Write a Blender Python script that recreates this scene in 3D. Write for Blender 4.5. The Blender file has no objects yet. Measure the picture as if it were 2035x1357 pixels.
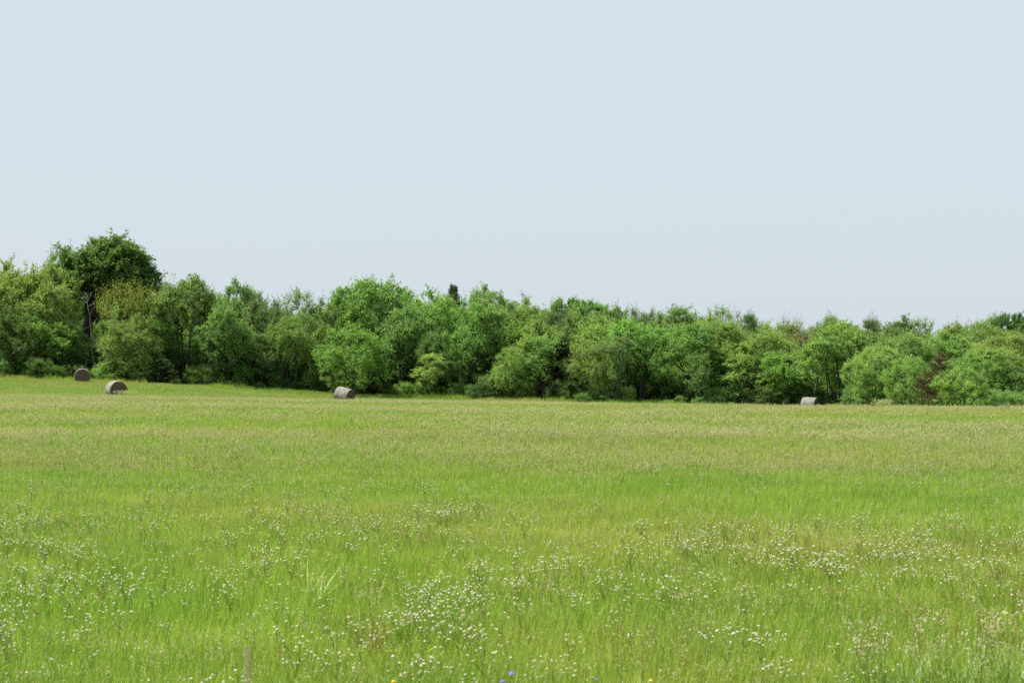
import bpy, math
import numpy as np
from mathutils import Vector, Matrix, Euler

SC = bpy.context.scene
COL = SC.collection
R = math.radians

# ------------------------------------------------------------------ camera
FPX = 3900.0            # focal length in photo pixels (photo is 2035 wide)
CX, HY = 1017.5, 715.0  # image centre column, horizon row
CAMZ = 1.65
cam_d = bpy.data.cameras.new('camera')
cam = bpy.data.objects.new('camera', cam_d); COL.objects.link(cam)
cam_d.sensor_width = 36.0
cam_d.lens = 36.0 * FPX / 2035.0
cam_d.clip_start = 0.1; cam_d.clip_end = 20000
cam.location = (0, 0, CAMZ)
cam.rotation_euler = (R(90) + math.atan((HY - 678.5) / FPX), 0, 0)
cam_d.dof.use_dof = True
cam_d.dof.focus_distance = 48.0
cam_d.dof.aperture_fstop = 8.0
SC.camera = cam

# ------------------------------------------------------------------ sky, sun, exposure
SUN_EL, SUN_AZ = 58.0, -80.0        # azimuth measured from +Y (view direction), negative = left
w = bpy.data.worlds.new('World'); SC.world = w; w.use_nodes = True
nt = w.node_tree; nt.nodes.clear()
sky = nt.nodes.new('ShaderNodeTexSky'); sky.sky_type = 'NISHITA'; sky.sun_disc = False
sky.sun_elevation = R(SUN_EL); sky.sun_rotation = R(SUN_AZ)
sky.air_density = 1.0; sky.dust_density = 3.0; sky.ozone_density = 1.0
mx = nt.nodes.new('ShaderNodeMix'); mx.data_type = 'RGBA'; mx.inputs[0].default_value = 0.92
nt.links.new(sky.outputs[0], mx.inputs[6])
mx.inputs[7].default_value = (3.86, 4.29, 4.66, 1)      # thin even veil of high cloud
bg = nt.nodes.new('ShaderNodeBackground'); bg.inputs[1].default_value = 0.1
nt.links.new(mx.outputs[2], bg.inputs[0])
wo = nt.nodes.new('ShaderNodeOutputWorld'); nt.links.new(bg.outputs[0], wo.inputs[0])

sd = bpy.data.lights.new('sun', 'SUN'); sun = bpy.data.objects.new('sun', sd); COL.objects.link(sun)
sd.energy = 5.0; sd.angle = R(4.0); sd.color = (1.0, 0.95, 0.86)
to_sun = Vector((math.sin(R(SUN_AZ)) * math.cos(R(SUN_EL)), math.cos(R(SUN_AZ)) * math.cos(R(SUN_EL)), math.sin(R(SUN_EL))))
sun.rotation_euler = to_sun.to_track_quat('Z', 'Y').to_euler()
sun.location = (-60, 30, 90)

SC.view_settings.view_transform = 'Standard'; SC.view_settings.look = 'None'
SC.view_settings.gamma = 1.0; SC.view_settings.use_curve_mapping = False
SC.view_settings.exposure = 0.82
SC.render.engine = 'CYCLES'
SC.cycles.max_bounces = 9; SC.cycles.diffuse_bounces = 7; SC.cycles.glossy_bounces = 2
SC.cycles.transmission_bounces = 7; SC.cycles.caustics_reflective = False; SC.cycles.caustics_refractive = False
SC.cycles.use_denoising = False
SC.cycles.sample_clamp_indirect = 4.0

# ------------------------------------------------------------------ helpers
def rng(s): return np.random.default_rng(s)

def mesh_np(name, verts, quads=None, tris=None, smooth=False, mat_q=None, mats=(), mat_t=None):
    me = bpy.data.meshes.new(name)
    verts = np.asarray(verts, np.float32)
    nq = 0 if quads is None else len(quads); ntr = 0 if tris is None else len(tris)
    me.vertices.add(len(verts)); me.vertices.foreach_set('co', verts.ravel())
    loops = []
    if nq: loops.append(np.asarray(quads, np.int32).ravel())
    if ntr: loops.append(np.asarray(tris, np.int32).ravel())
    lv = np.concatenate(loops)
    me.loops.add(len(lv)); me.loops.foreach_set('vertex_index', lv)
    me.polygons.add(nq + ntr)
    ls = np.concatenate([np.arange(nq) * 4, nq * 4 + np.arange(ntr) * 3]).astype(np.int32)
    me.polygons.foreach_set('loop_start', ls)
    mi = np.zeros(nq + ntr, np.int32)
    if mat_q is not None: mi[:nq] = mat_q
    if mat_t is not None: mi[nq:] = mat_t
    me.polygons.foreach_set('material_index', mi)
    me.polygons.foreach_set('use_smooth', np.full(nq + ntr, smooth, bool))
    for m in mats: me.materials.append(m)
    me.update(calc_edges=True)
    return me

class Geo:
    """collects verts, quads and triangles with material slots, built as one mesh"""
    def __init__(s): s.v = []; s.q = []; s.t = []; s.mq = []; s.mt = []; s.n = 0
    def add(s, v, q=None, t=None, m=0):
        v = np.asarray(v, float)
        if q is not None and len(q): s.q.append(np.asarray(q) + s.n); s.mq.append(np.full(len(q), m))
        if t is not None and len(t): s.t.append(np.asarray(t) + s.n); s.mt.append(np.full(len(t), m))
        s.v.append(v); s.n += len(v)
    def mesh(s, name, mats, smooth=False):
        c = lambda a: np.concatenate(a) if a else None
        return mesh_np(name, np.concatenate(s.v), c(s.q), c(s.t), smooth, c(s.mq), mats, c(s.mt))

def unit(a):
    return a / np.maximum(np.linalg.norm(a, axis=-1, keepdims=True), 1e-9)

def leaf_quads(p, axis, side, l, wd):
    n = len(p)
    a = axis * (l * 0.5)[:, None]; b = side * (wd * 0.5)[:, None]
    v = np.empty((n, 4, 3)); v[:, 0] = p - a; v[:, 1] = p + b - a * 0.1; v[:, 2] = p + a; v[:, 3] = p - b - a * 0.1
    return v.reshape(-1, 3), np.arange(n * 4).reshape(n, 4)

def seg_tubes(A, B, ra, rb, sides):
    """many independent tapered segments"""
    A = np.asarray(A, float); B = np.asarray(B, float); n = len(A)
    d = unit(B - A)
    ref = np.where(np.abs(d[:, 2:3]) > 0.9, np.array([[1., 0, 0]]), np.array([[0., 0, 1]]))
    x = unit(np.cross(d, ref)); y = np.cross(d, x)
    ang = np.arange(sides) * 2 * math.pi / sides
    ring = x[:, None] * np.cos(ang)[None, :, None] + y[:, None] * np.sin(ang)[None, :, None]
    v = np.concatenate([A[:, None] + ring * np.asarray(ra)[:, None, None], B[:, None] + ring * np.asarray(rb)[:, None, None]], 1)
    base = (np.arange(n) * 2 * sides)[:, None]
    k = np.arange(sides); k2 = (k + 1) % sides
    q = np.stack([base + k, base + k2, base + k2 + sides, base + k + sides], -1).reshape(-1, 4)
    return v.reshape(-1, 3), q

def polytube(pts, rad, sides=6, cap=True):
    pts = np.asarray(pts, float); rad = np.asarray(rad, float); n = len(pts)
    d = unit(np.gradient(pts, axis=0))
    ref = np.array([0.3, 0.9, 0.1])
    x = unit(np.cross(d, ref)); y = np.cross(d, x)
    ang = np.arange(sides) * 2 * math.pi / sides
    v = (pts[:, None] + (x[:, None] * np.cos(ang)[None, :, None] + y[:, None] * np.sin(ang)[None, :, None]) * rad[:, None, None]).reshape(-1, 3)
    q = []
    for i in range(n - 1):
        for k in range(sides):
            k2 = (k + 1) % sides
            q.append((i * sides + k, i * sides + k2, (i + 1) * sides + k2, (i + 1) * sides + k))
    t = []
    if cap:
        v = np.vstack([v, pts[-1] + d[-1] * rad[-1] * 0.4]); e = len(v) - 1; b = (n - 1) * sides
        for k in range(sides): t.append((b + k, b + (k + 1) % sides, e))
    return v, q, t

def link(o, parent=None):
    COL.objects.link(o)
    if parent is not None: o.parent = parent
    return o
def obj(name, me, parent=None):
    return link(bpy.data.objects.new(name, me), parent)
def tag(o, label=None, cat=None, group=None, kind=None):
    if label: o['label'] = label
    if cat: o['category'] = cat
    if group: o['group'] = group
    if kind: o['kind'] = kind
    return o
def empty(name, loc):
    o = bpy.data.objects.new(name, None); o.empty_display_size = 0.2; o.location = loc
    return link(o)

# ------------------------------------------------------------------ materials
def new_mat(name):
    m = bpy.data.materials.new(name); m.use_nodes = True
    m.node_tree.nodes.clear(); return m, m.node_tree
def N(nt, t, **kw):
    n = nt.nodes.new(t)
    for k, v in kw.items(): setattr(n, k, v)
    return n
def ramp(nt, src, stops):
    r = N(nt, 'ShaderNodeValToRGB'); e = r.color_ramp.elements
    while len(e) < len(stops): e.new(0.5)
    for i, (p, c) in enumerate(stops): e[i].position = p; e[i].color = (*c, 1)
    nt.links.new(src, r.inputs[0]); return r.outputs[0]
def mixc(nt, f, a, b, mode='MIX'):
    m = N(nt, 'ShaderNodeMix', data_type='RGBA', blend_type=mode)
    for s, v in ((m.inputs[0], f), (m.inputs[6], a), (m.inputs[7], b)):
        if isinstance(v, (int, float)): s.default_value = v
        elif isinstance(v, tuple): s.default_value = (*v, 1)
        else: nt.links.new(v, s)
    return m.outputs[2]
def leaf_shader(nt, col, trans=0.4, gloss=0.0, tgain=(1.15, 1.25, 0.7)):
    d = N(nt, 'ShaderNodeBsdfDiffuse'); t = N(nt, 'ShaderNodeBsdfTranslucent')
    nt.links.new(col, d.inputs[0])
    nt.links.new(mixc(nt, 1.0, col, tgain, 'MULTIPLY'), t.inputs[0])
    m = N(nt, 'ShaderNodeMixShader'); m.inputs[0].default_value = trans
    nt.links.new(d.outputs[0], m.inputs[1]); nt.links.new(t.outputs[0], m.inputs[2])
    out = m.outputs[0]
    if gloss:
        g = N(nt, 'ShaderNodeBsdfGlossy'); g.inputs['Roughness'].default_value = 0.45
        g.inputs[0].default_value = (0.9, 0.95, 1, 1)
        m2 = N(nt, 'ShaderNodeMixShader'); m2.inputs[0].default_value = gloss
        nt.links.new(out, m2.inputs[1]); nt.links.new(g.outputs[0], m2.inputs[2]); out = m2.outputs[0]
    o = N(nt, 'ShaderNodeOutputMaterial'); nt.links.new(out, o.inputs[0])

def mat_leaf():
    m, nt = new_mat('leaf')
    oi = N(nt, 'ShaderNodeObjectInfo'); g = N(nt, 'ShaderNodeNewGeometry')
    v = ramp(nt, g.outputs['Random Per Island'], [(0, (0.82, 0.84, 0.8)), (0.5, (1, 1, 1)), (1, (1.2, 1.16, 1.12))])
    c = mixc(nt, 1.0, oi.outputs['Color'], v, 'MULTIPLY')
    tc = N(nt, 'ShaderNodeTexCoord'); no = N(nt, 'ShaderNodeTexNoise'); no.inputs['Scale'].default_value = 0.55
    no.inputs['Detail'].default_value = 3
    nt.links.new(g.outputs['Position'], no.inputs['Vector'])
    v2 = ramp(nt, no.outputs[0], [(0.3, (0.8, 0.86, 0.95)), (0.7, (1.2, 1.12, 0.95))])
    c = mixc(nt, 1.0, c, v2, 'MULTIPLY')
    leaf_shader(nt, c, 0.5, 0.012, (1.2, 1.25, 0.85))
    return m
LEAF = mat_leaf()

def mat_simple_leaf(name, stops, trans=0.35, gloss=0.0, noise=None):
    m, nt = new_mat(name)
    g = N(nt, 'ShaderNodeNewGeometry')
    c = ramp(nt, g.outputs['Random Per Island'], stops)
    if noise:
        no = N(nt, 'ShaderNodeTexNoise'); no.inputs['Scale'].default_value = noise[0]; no.inputs['Detail'].default_value = 3
        nt.links.new(g.outputs['Position'], no.inputs['Vector'])
        c = mixc(nt, 1.0, c, ramp(nt, no.outputs[0], [(0.3, noise[1]), (0.7, noise[2])]), 'MULTIPLY')
    leaf_shader(nt, c, trans, gloss)
    return m

def mat_bark(name, a, b):
    m, nt = new_mat(name)
    tc = N(nt, 'ShaderNodeTexCoord'); mp = N(nt, 'ShaderNodeMapping'); mp.inputs['Scale'].default_value = (6, 6, 1.2)
    nt.links.new(tc.outputs['Object'], mp.inputs[0])
    no = N(nt, 'ShaderNodeTexNoise'); no.inputs['Scale'].default_value = 2.5; no.inputs['Detail'].default_value = 6
    nt.links.new(mp.outputs[0], no.inputs['Vector'])
    c = ramp(nt, no.outputs[0], [(0.35, a), (0.68, b)])
    p = N(nt, 'ShaderNodeBsdfPrincipled'); p.inputs['Roughness'].default_value = 0.95
    p.inputs['Specular IOR Level'].default_value = 0.1
    nt.links.new(c, p.inputs['Base Color'])
    bp = N(nt, 'ShaderNodeBump'); bp.inputs['Strength'].default_value = 0.6; bp.inputs['Distance'].default_value = 0.03
    nt.links.new(no.outputs[0], bp.inputs['Height']); nt.links.new(bp.outputs[0], p.inputs['Normal'])
    o = N(nt, 'ShaderNodeOutputMaterial'); nt.links.new(p.outputs[0], o.inputs[0])
    return m
BARK = mat_bark('bark', (0.03, 0.027, 0.024), (0.085, 0.076, 0.066))
BARK_PALE = mat_bark('weathered_dead_wood', (0.16, 0.145, 0.13), (0.32, 0.3, 0.27))
BARK_TWIG = mat_bark('brown_twig_bark', (0.11, 0.085, 0.065), (0.2, 0.165, 0.125))

# ------------------------------------------------------------------ terrain
CU = np.array([-900, 0, 160, 300, 600, 1000, 1300, 1600, 2035, 2900], float)
CR = np.array([-5000, 30, 60, 95, 130, 167, 190, 205, 260, 340, 9000], float)
FLAT = 1.65
TY = {  # photo row of the bare ground at each distance, column by column
    60:  [828, 828, 828, 828, 829, 831, 832, 833, 834, 834],
    95:  [800, 802, 803, 805, 808, 812, 815, 818, 820, 821],
    130: [791, 794, 795, 797, 803, 809, 814, 819, 822, 823],
    167: [780, 784, 787, 792, 800, 807, 813, 819, 824, 825],
    190: [757, 758, 760, 768, 797, 801, 809, 818, 824, 825],
    205: [750, 752, 757, 763, 780, 797, 808, 818, 824, 825],
    260: [744, 746, 750, 755, 768, 785, 795, 805, 810, 810],
    340: [736, 738, 740, 745, 752, 765, 772, 780, 784, 784],
}
TZ = np.zeros((len(CR), len(CU)))
for i, r_ in enumerate(CR):
    if r_ <= 30: TZ[i] = -FLAT
    elif r_ in TY: TZ[i] = -(np.array(TY[r_]) - HY) / FPX * r_
    else: TZ[i] = TZ[i - 1]
def ground(x, y):
    x = np.asarray(x, float); y = np.asarray(y, float)
    u = np.clip(CX + FPX * x / np.maximum(y, 20.0), CU[0], CU[-1])
    yy = np.clip(y, CR[0], CR[-1])
    iu = np.clip(np.searchsorted(CU, u) - 1, 0, len(CU) - 2); ir = np.clip(np.searchsorted(CR, yy) - 1, 0, len(CR) - 2)
    fu = (u - CU[iu]) / (CU[iu + 1] - CU[iu]); fr = (yy - CR[ir]) / (CR[ir + 1] - CR[ir])
    z = (TZ[ir, iu] * (1 - fu) + TZ[ir, iu + 1] * fu) * (1 - fr) + (TZ[ir + 1, iu] * (1 - fu) + TZ[ir + 1, iu + 1] * fu) * fr
    damp = np.clip((300 - np.abs(y)) / 100, 0, 1)
    z = z + damp * (0.05 * np.sin(x * 0.21 + 1.3) * np.sin(y * 0.17) + 0.03 * np.sin(x * 0.6 + y * 0.5))
    return z + CAMZ
def gz(x, y): return float(ground(x, y))
def px(u, r): return (u - CX) / FPX * r
def pz(v, r): return CAMZ - (v - HY) / FPX * r

xs = np.concatenate([[-9000, -4000, -1500, -700, -350], np.arange(-220, 221, 2.5), [350, 700, 1500, 4000, 9000]])
ys = np.concatenate([[-9000, -3000, -800, -200, -60], np.arange(-20, 345, 2.5), [420, 600, 1000, 2500, 5000, 9000]])
X, Y = np.meshgrid(xs, ys)
V = np.stack([X, Y, ground(X, Y)], -1).reshape(-1, 3)
nx, ny = len(xs), len(ys)
I = (np.arange(ny - 1)[:, None] * nx + np.arange(nx - 1)[None]).ravel()
Q = np.stack([I, I + 1, I + nx + 1, I + nx], -1)

def mat_ground():
    m, nt = new_mat('meadow_soil_and_thatch')
    g = N(nt, 'ShaderNodeNewGeometry')
    n1 = N(nt, 'ShaderNodeTexNoise'); n1.inputs['Scale'].default_value = 0.12; n1.inputs['Detail'].default_value = 5
    n2 = N(nt, 'ShaderNodeTexNoise'); n2.inputs['Scale'].default_value = 6.0; n2.inputs['Detail'].default_value = 5
    for n in (n1, n2): nt.links.new(g.outputs['Position'], n.inputs['Vector'])
    a = ramp(nt, n1.outputs[0], [(0.35, (0.12, 0.19, 0.03)), (0.65, (0.18, 0.21, 0.055))])
    b = ramp(nt, n2.outputs[0], [(0.3, (0.6, 0.6, 0.6)), (0.75, (1.3, 1.25, 1.2))])
    c = mixc(nt, 1.0, a, b, 'MULTIPLY')
    p = N(nt, 'ShaderNodeBsdfPrincipled'); p.inputs['Roughness'].default_value = 1.0; p.inputs['Specular IOR Level'].default_value = 0.0
    nt.links.new(c, p.inputs['Base Color'])
    o = N(nt, 'ShaderNodeOutputMaterial'); nt.links.new(p.outputs[0], o.inputs[0])
    return m
gm = mesh_np('ground', V, Q, smooth=True, mats=[mat_ground()])
tag(obj('ground', gm), kind='structure')

# ------------------------------------------------------------------ trees: prototypes (crown mesh, trunk mesh), about 10 m tall, base at origin
def grow(boughs, trunk_pts, r, wig=0.12, r_tip=0.016, expo=0.47):
    """joins bough centres to the trunk; returns segments with radii"""
    nodes = [tuple(p) for p in trunk_pts]; par = [-1] + list(range(len(trunk_pts) - 1))
    P = np.array(nodes); depth = np.cumsum(np.r_[0, np.linalg.norm(np.diff(P, axis=0), axis=1)])
    dep = list(depth)
    first = 1 if len(trunk_pts) > 2 else 0
    order = np.argsort(np.linalg.norm(boughs - P[-1], axis=1) + 0.25 * boughs[:, 2])
    ends = []
    for bi in order:
        b = boughs[bi]; A = np.array(nodes)
        dv = b - A; dist = np.linalg.norm(dv, axis=1)
        cost = dist + 0.22 * np.array(dep) + 1.2 * np.maximum(0, -(dv[:, 2] - 0.25 * dist))
        cost[:first] = 1e9
        k = int(np.argmin(cost)); p0 = A[k]; L = dist[k]
        ns = max(1, int(L / 0.7)); prev = k
        sag = np.array([0, 0, 0.13 * L])
        for s in range(1, ns + 1):
            t = s / ns
            p = p0 + (b - p0) * t - sag * math.sin(math.pi * t) * (1 if t < 1 else 0)
            if s < ns: p = p + r.normal(0, wig * 0.6, 3)
            nodes.append(tuple(p)); par.append(prev); dep.append(dep[prev] + L / ns); prev = len(nodes) - 1
        ends.append(prev)
    cnt = np.zeros(len(nodes))
    for e in ends: cnt[e] += 1
    for i in range(len(nodes) - 1, 0, -1): cnt[par[i]] += cnt[i]
    rad = r_tip * np.maximum(cnt, 1) ** expo
    A = np.array(nodes); par = np.array(par); c = np.arange(1, len(nodes)); pa = par[1:]
    rp = np.where(cnt[pa] > 2.2 * cnt[c], rad[c] * 1.15, rad[pa])
    return A[pa], A[c], rp, rad[c]

def lobes_sample(lobes, n, r, low=0.25, inner=0.2):
    out = []
    vol = np.array([l[3] * l[4] + l[4] * l[5] for l in lobes]); vol = vol / vol.sum()
    while len(out) < n:
        k = r.choice(len(lobes), p=vol); cx, cy, cz, rx, ry, rz = lobes[k]
        d = r.normal(0, 1, 3); d /= np.linalg.norm(d)
        if d[2] < -0.2 and r.random() > low: continue
        f = r.uniform(0.35, 0.8) if r.random() < inner else r.uniform(0.82, 1.03)
        p = np.array([cx + d[0] * rx * f, cy + d[1] * ry * f, cz + d[2] * rz * f])
        if any(j != k and ((p[0]-l[0])/l[3])**2 + ((p[1]-l[1])/l[4])**2 + ((p[2]-l[2])/l[5])**2 < 0.5 for j, l in enumerate(lobes)) and r.random() < 0.85: continue
        if out and np.min(np.linalg.norm(np.array(out) - p, axis=1)) < 0.3: continue
        if p[2] < 0.25: continue
        out.append(p)
    return np.array(out)

def sprays(boughs, centre, bR, twigs, lpt, leaf, r, up=0.25, droop=0.0, scat=0.13, out=0.7, lfrac=0.6):
    """twigs fanning from every bough, leaves along each twig"""
    n = len(boughs)
    o = unit((boughs - centre) * np.array([1, 1, 0.6]))
    O = np.repeat(o, twigs, 0); C = np.repeat(boughs, twigs, 0)
    d = unit(O * out + unit(r.normal(0, 1, (n * twigs, 3))) * 0.95 + np.array([0, 0, up]))
    L = r.uniform(0.45, 1.15, n * twigs) * bR * np.repeat(r.uniform(0.65, 1.35, n), twigs)
    L *= np.where(r.random(n * twigs) < 0.1, r.uniform(1.2, 1.7, n * twigs), 1.0)
    E = C + d * L[:, None]; E[:, 2] -= droop * L * r.random(n * twigs)
    k = np.maximum(1, r.poisson(lpt, n * twigs))
    idx = np.repeat(np.arange(n * twigs), k); m = len(idx)
    t = 0.2 + 0.85 * r.random(m) ** 0.8
    p = C[idx] + (E - C)[idx] * t[:, None] + r.normal(0, scat, (m, 3)) * np.array([1, 1, 0.7])
    p[:, 2] = np.maximum(p[:, 2], 0.05)
    ax = unit(unit(r.normal(0, 1, (m, 3))) + d[idx] * 0.5 + np.array([0, 0, -0.15]))
    nrm = unit(r.normal(0, 1, (m, 3)) + np.array([0, 0, 1.25]))
    sd_ = unit(np.cross(ax, nrm))
    l = leaf * r.uniform(0.65, 1.35, m)
    return C, E, p, ax, sd_, l, l * r.uniform(lfrac * 0.85, lfrac * 1.15, m)

PROTO = {}
def finish_proto(name, segs, twig, leaves, bark=BARK, H=None, leafmat=LEAF, twig_r=0.007, sides=6):
    g = Geo()
    v, q = seg_tubes(*segs, sides); g.add(v, q, m=0)
    if twig is not None:
        v, q = seg_tubes(twig[0], twig[1], np.full(len(twig[0]), twig_r * 1.4), np.full(len(twig[0]), twig_r * 0.5), 3); g.add(v, q, m=0)
    tm = g.mesh(name + '_trunk', [bark], smooth=True)
    cm = None
    top = float(np.concatenate(g.v)[:, 2].max()); wdt = 0
    if leaves is not None:
        p, ax, sd_, l, wd = leaves
        v, q = leaf_quads(p, ax, sd_, l, wd)
        cm = mesh_np(name + '_crown', v, q, mats=[leafmat])
        top = float(np.percentile(p[:, 2], 99.85)); lo, hi = np.percentile(p[:, 0], [0.7, 99.3]); wdt = float(hi - lo)
    else:
        a = np.concatenate(g.v)[:, 0]; lo, hi = np.percentile(a, [1, 99]); wdt = float(hi - lo)
    PROTO[name] = (tm, cm, top, wdt)

def broadleaf(name, seed, cz=6.0, rad=(2.7, 2.7, 3.0), nl=7, sub=(1.2, 1.9), nb=125, bR=1.0, twigs=9, lpt=21, leaf=0.2,
              base=2.2, up=0.25, droop=0.1, stems=1, low=0.5, lean=0.0, inner=0.25, scat=0.13, rtip=0.021, spread=1.0, lobes=None, centre=None):
    r = rng(seed)
    given = lobes is not None
    lobes = lobes or [(0, 0, cz, *rad)]
    for i in range(0 if given else nl):
        a = i * 2.4 + r.uniform(-0.5, 0.5); e = r.uniform(-0.55, 0.95)
        d = np.array([math.cos(a) * math.cos(e), math.sin(a) * math.cos(e), math.sin(e)])
        s = r.uniform(*sub)
        lobes.append((d[0] * rad[0] * 0.85 * spread, d[1] * rad[1] * 0.85 * spread, cz + d[2] * rad[2] * 0.85, s, s, s * 0.85))
    B = lobes_sample(lobes, nb, r, low, inner)
    B[:, 0] += lean * B[:, 2] * 0.12
    segs = [[], [], [], []]
    for s in range(stems):
        mine = B if stems == 1 else B[(np.arange(nb) % stems) == s]
        a = s * 2 * math.pi / stems + seed
        off = np.array([math.cos(a), math.sin(a), 0]) * (0.28 if stems > 1 else 0)
        if stems > 1:
            ang = np.argsort(np.arctan2(B[:, 1] * math.cos(a) - B[:, 0] * math.sin(a), B[:, 0] * math.cos(a) + B[:, 1] * math.sin(a)))
            dirv = np.array([math.cos(a), math.sin(a)])
            sc = np.stack([B[:, 0] * math.cos(s2 * 2 * math.pi / stems + seed) + B[:, 1] * math.sin(s2 * 2 * math.pi / stems + seed) for s2 in range(stems)], 1)
            mine = B[np.argmax(sc + r.normal(0, 0.2, sc.shape), 1) == s]
            if len(mine) == 0: continue
        top = np.array([lean * 0.3, 0, base]) + off * 3.0
        tp = [off * 0.8 + np.array([0, 0, -0.3])] + [off + (top - off) * t + r.normal(0, 0.05, 3) * (t > 0) for t in (0.02, 0.35, 0.7, 1.0)]
        sg = grow(mine, np.array(tp), r, r_tip=rtip)
        for i in range(4): segs[i].append(sg[i])
    segs = [np.concatenate(s) for s in segs]
    C, E, *lv = sprays(B, np.array([0, 0, cz - 1.2]) if centre is None else np.array(centre), bR, twigs, lpt, leaf, r, up, droop, scat)
    finish_proto(name, segs, (C, E), lv)

broadleaf('round_a', 11, cz=5.7, rad=(2.8, 2.7, 3.4))
broadleaf('round_b', 23, cz=5.6, rad=(2.9, 2.7, 3.3), nl=9, base=1.7, stems=2)
broadleaf('round_c', 37, cz=5.9, rad=(2.5, 2.5, 3.2), nl=8, sub=(1.1, 1.7), nb=115, base=2.0, leaf=0.19)
broadleaf('spread_a', 41, cz=6.6, rad=(3.6, 3.2, 2.3), nl=9, sub=(1.3, 2.0), nb=150, base=2.0, stems=3, low=0.3, inner=0.25, droop=0.35, lpt=18)
broadleaf('spread_b', 53, cz=6.2, rad=(3.3, 3.3, 2.6), nl=8, nb=140, base=1.8, stems=2, low=0.4, inner=0.25, droop=0.3, lpt=18)
broadleaf('airy_a', 61, cz=5.9, rad=(2.8, 2.8, 3.1), nl=7, nb=110, twigs=11, lpt=12, leaf=0.18, base=2.0, stems=3, low=0.25, up=0.4)
broadleaf('airy_b', 67, cz=5.8, rad=(2.5, 2.5, 3.3), nl=6, nb=100, twigs=12, lpt=9, leaf=0.17, base=2.4, stems=2, low=0.3, up=0.5, bR=1.05)
broadleaf('bushy_a', 71, cz=4.8, rad=(3.2, 3.0, 4.3), nl=10, sub=(1.3, 2.1), nb=150, twigs=9, lpt=19, leaf=0.19, base=0.9, stems=3, low=0.7, bR=1.0, up=0.35)
broadleaf('bushy_b', 83, cz=4.6, rad=(3.5, 3.2, 4.2), nl=11, sub=(1.4, 2.2), nb=155, twigs=9, lpt=18, leaf=0.19, base=0.8, stems=4, low=0.75, bR=1.0, up=0.3)
broadleaf('willow', 97, cz=5.6, rad=(2.8, 2.8, 3.4), nl=6, nb=120, twigs=13, lpt=17, leaf=0.15, base=1.8, stems=2, up=0.5, droop=0.2, scat=0.1)
broadleaf('slim', 101, cz=5.4, rad=(1.7, 1.7, 3.9), nl=9, sub=(0.9, 1.4), nb=105, bR=0.85, twigs=9, lpt=19, leaf=0.17, base=1.6, low=0.5)
broadleaf('stem_a', 191, cz=6.9, rad=(2.9, 2.6, 2.5), nl=8, sub=(1.1, 1.7), nb=125, base=2.6, stems=3, low=0.3, inner=0.25, lpt=17, rtip=0.02, droop=0.15)
broadleaf('stem_b', 193, cz=6.7, rad=(2.5, 2.5, 2.8), nl=8, sub=(1.0, 1.6), nb=115, base=3.0, stems=2, low=0.3, inner=0.25, lpt=17, rtip=0.02, lean=0.7)
broadleaf('dark_top', 113, cz=7.3, rad=(2.75, 2.5, 2.25), nl=10, sub=(0.9, 1.35), nb=150, bR=0.72, twigs=10, lpt=22, leaf=0.18, base=3.2, low=0.75, up=0.75, droop=0.0, inner=0.4, spread=0.95)
broadleaf('dark_big', 117, nb=260, bR=0.66, twigs=10, lpt=20, leaf=0.17, base=3.4, low=0.9, up=0.6, droop=0.0, inner=0.45, rtip=0.026, scat=0.1, centre=(0.6, 0, 4.5),
          lobes=[(1.5, 0, 7.75, 2.1, 2.2, 1.75), (-1.05, 0.2, 7.6, 0.6, 0.7, 1.4), (-0.3, -0.5, 7.2, 0.95, 1.2, 1.5), (3.3, 0.2, 6.9, 0.85, 1.2, 1.1), (0.3, 0, 6.0, 0.7, 0.9, 0.7), (2.3, -0.8, 6.6, 1.1, 1.2, 0.9), (1.0, 0.9, 8.3, 1.3, 1.2, 1.2), (1.5, 0, 8.9, 1.25, 1.2, 0.85), (2.6, 0.3, 8.1, 1.0, 1.1, 1.0), (0.9, -0.6, 7.0, 1.2, 1.0, 1.2)])
broadleaf('shrub_a', 127, cz=4.2, rad=(5.0, 4.5, 4.0), nl=8, sub=(2.0, 3.2), nb=70, bR=2.0, twigs=10, lpt=17, leaf=0.36, base=0.6, stems=4, low=1.0, scat=0.3, rtip=0.04)
broadleaf('shrub_b', 131, cz=4.6, rad=(3.8, 3.8, 4.2), nl=7, sub=(1.8, 2.8), nb=60, bR=1.9, twigs=11, lpt=15, leaf=0.36, base=0.6, stems=3, low=1.0, up=0.5, scat=0.3, rtip=0.04)

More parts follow.
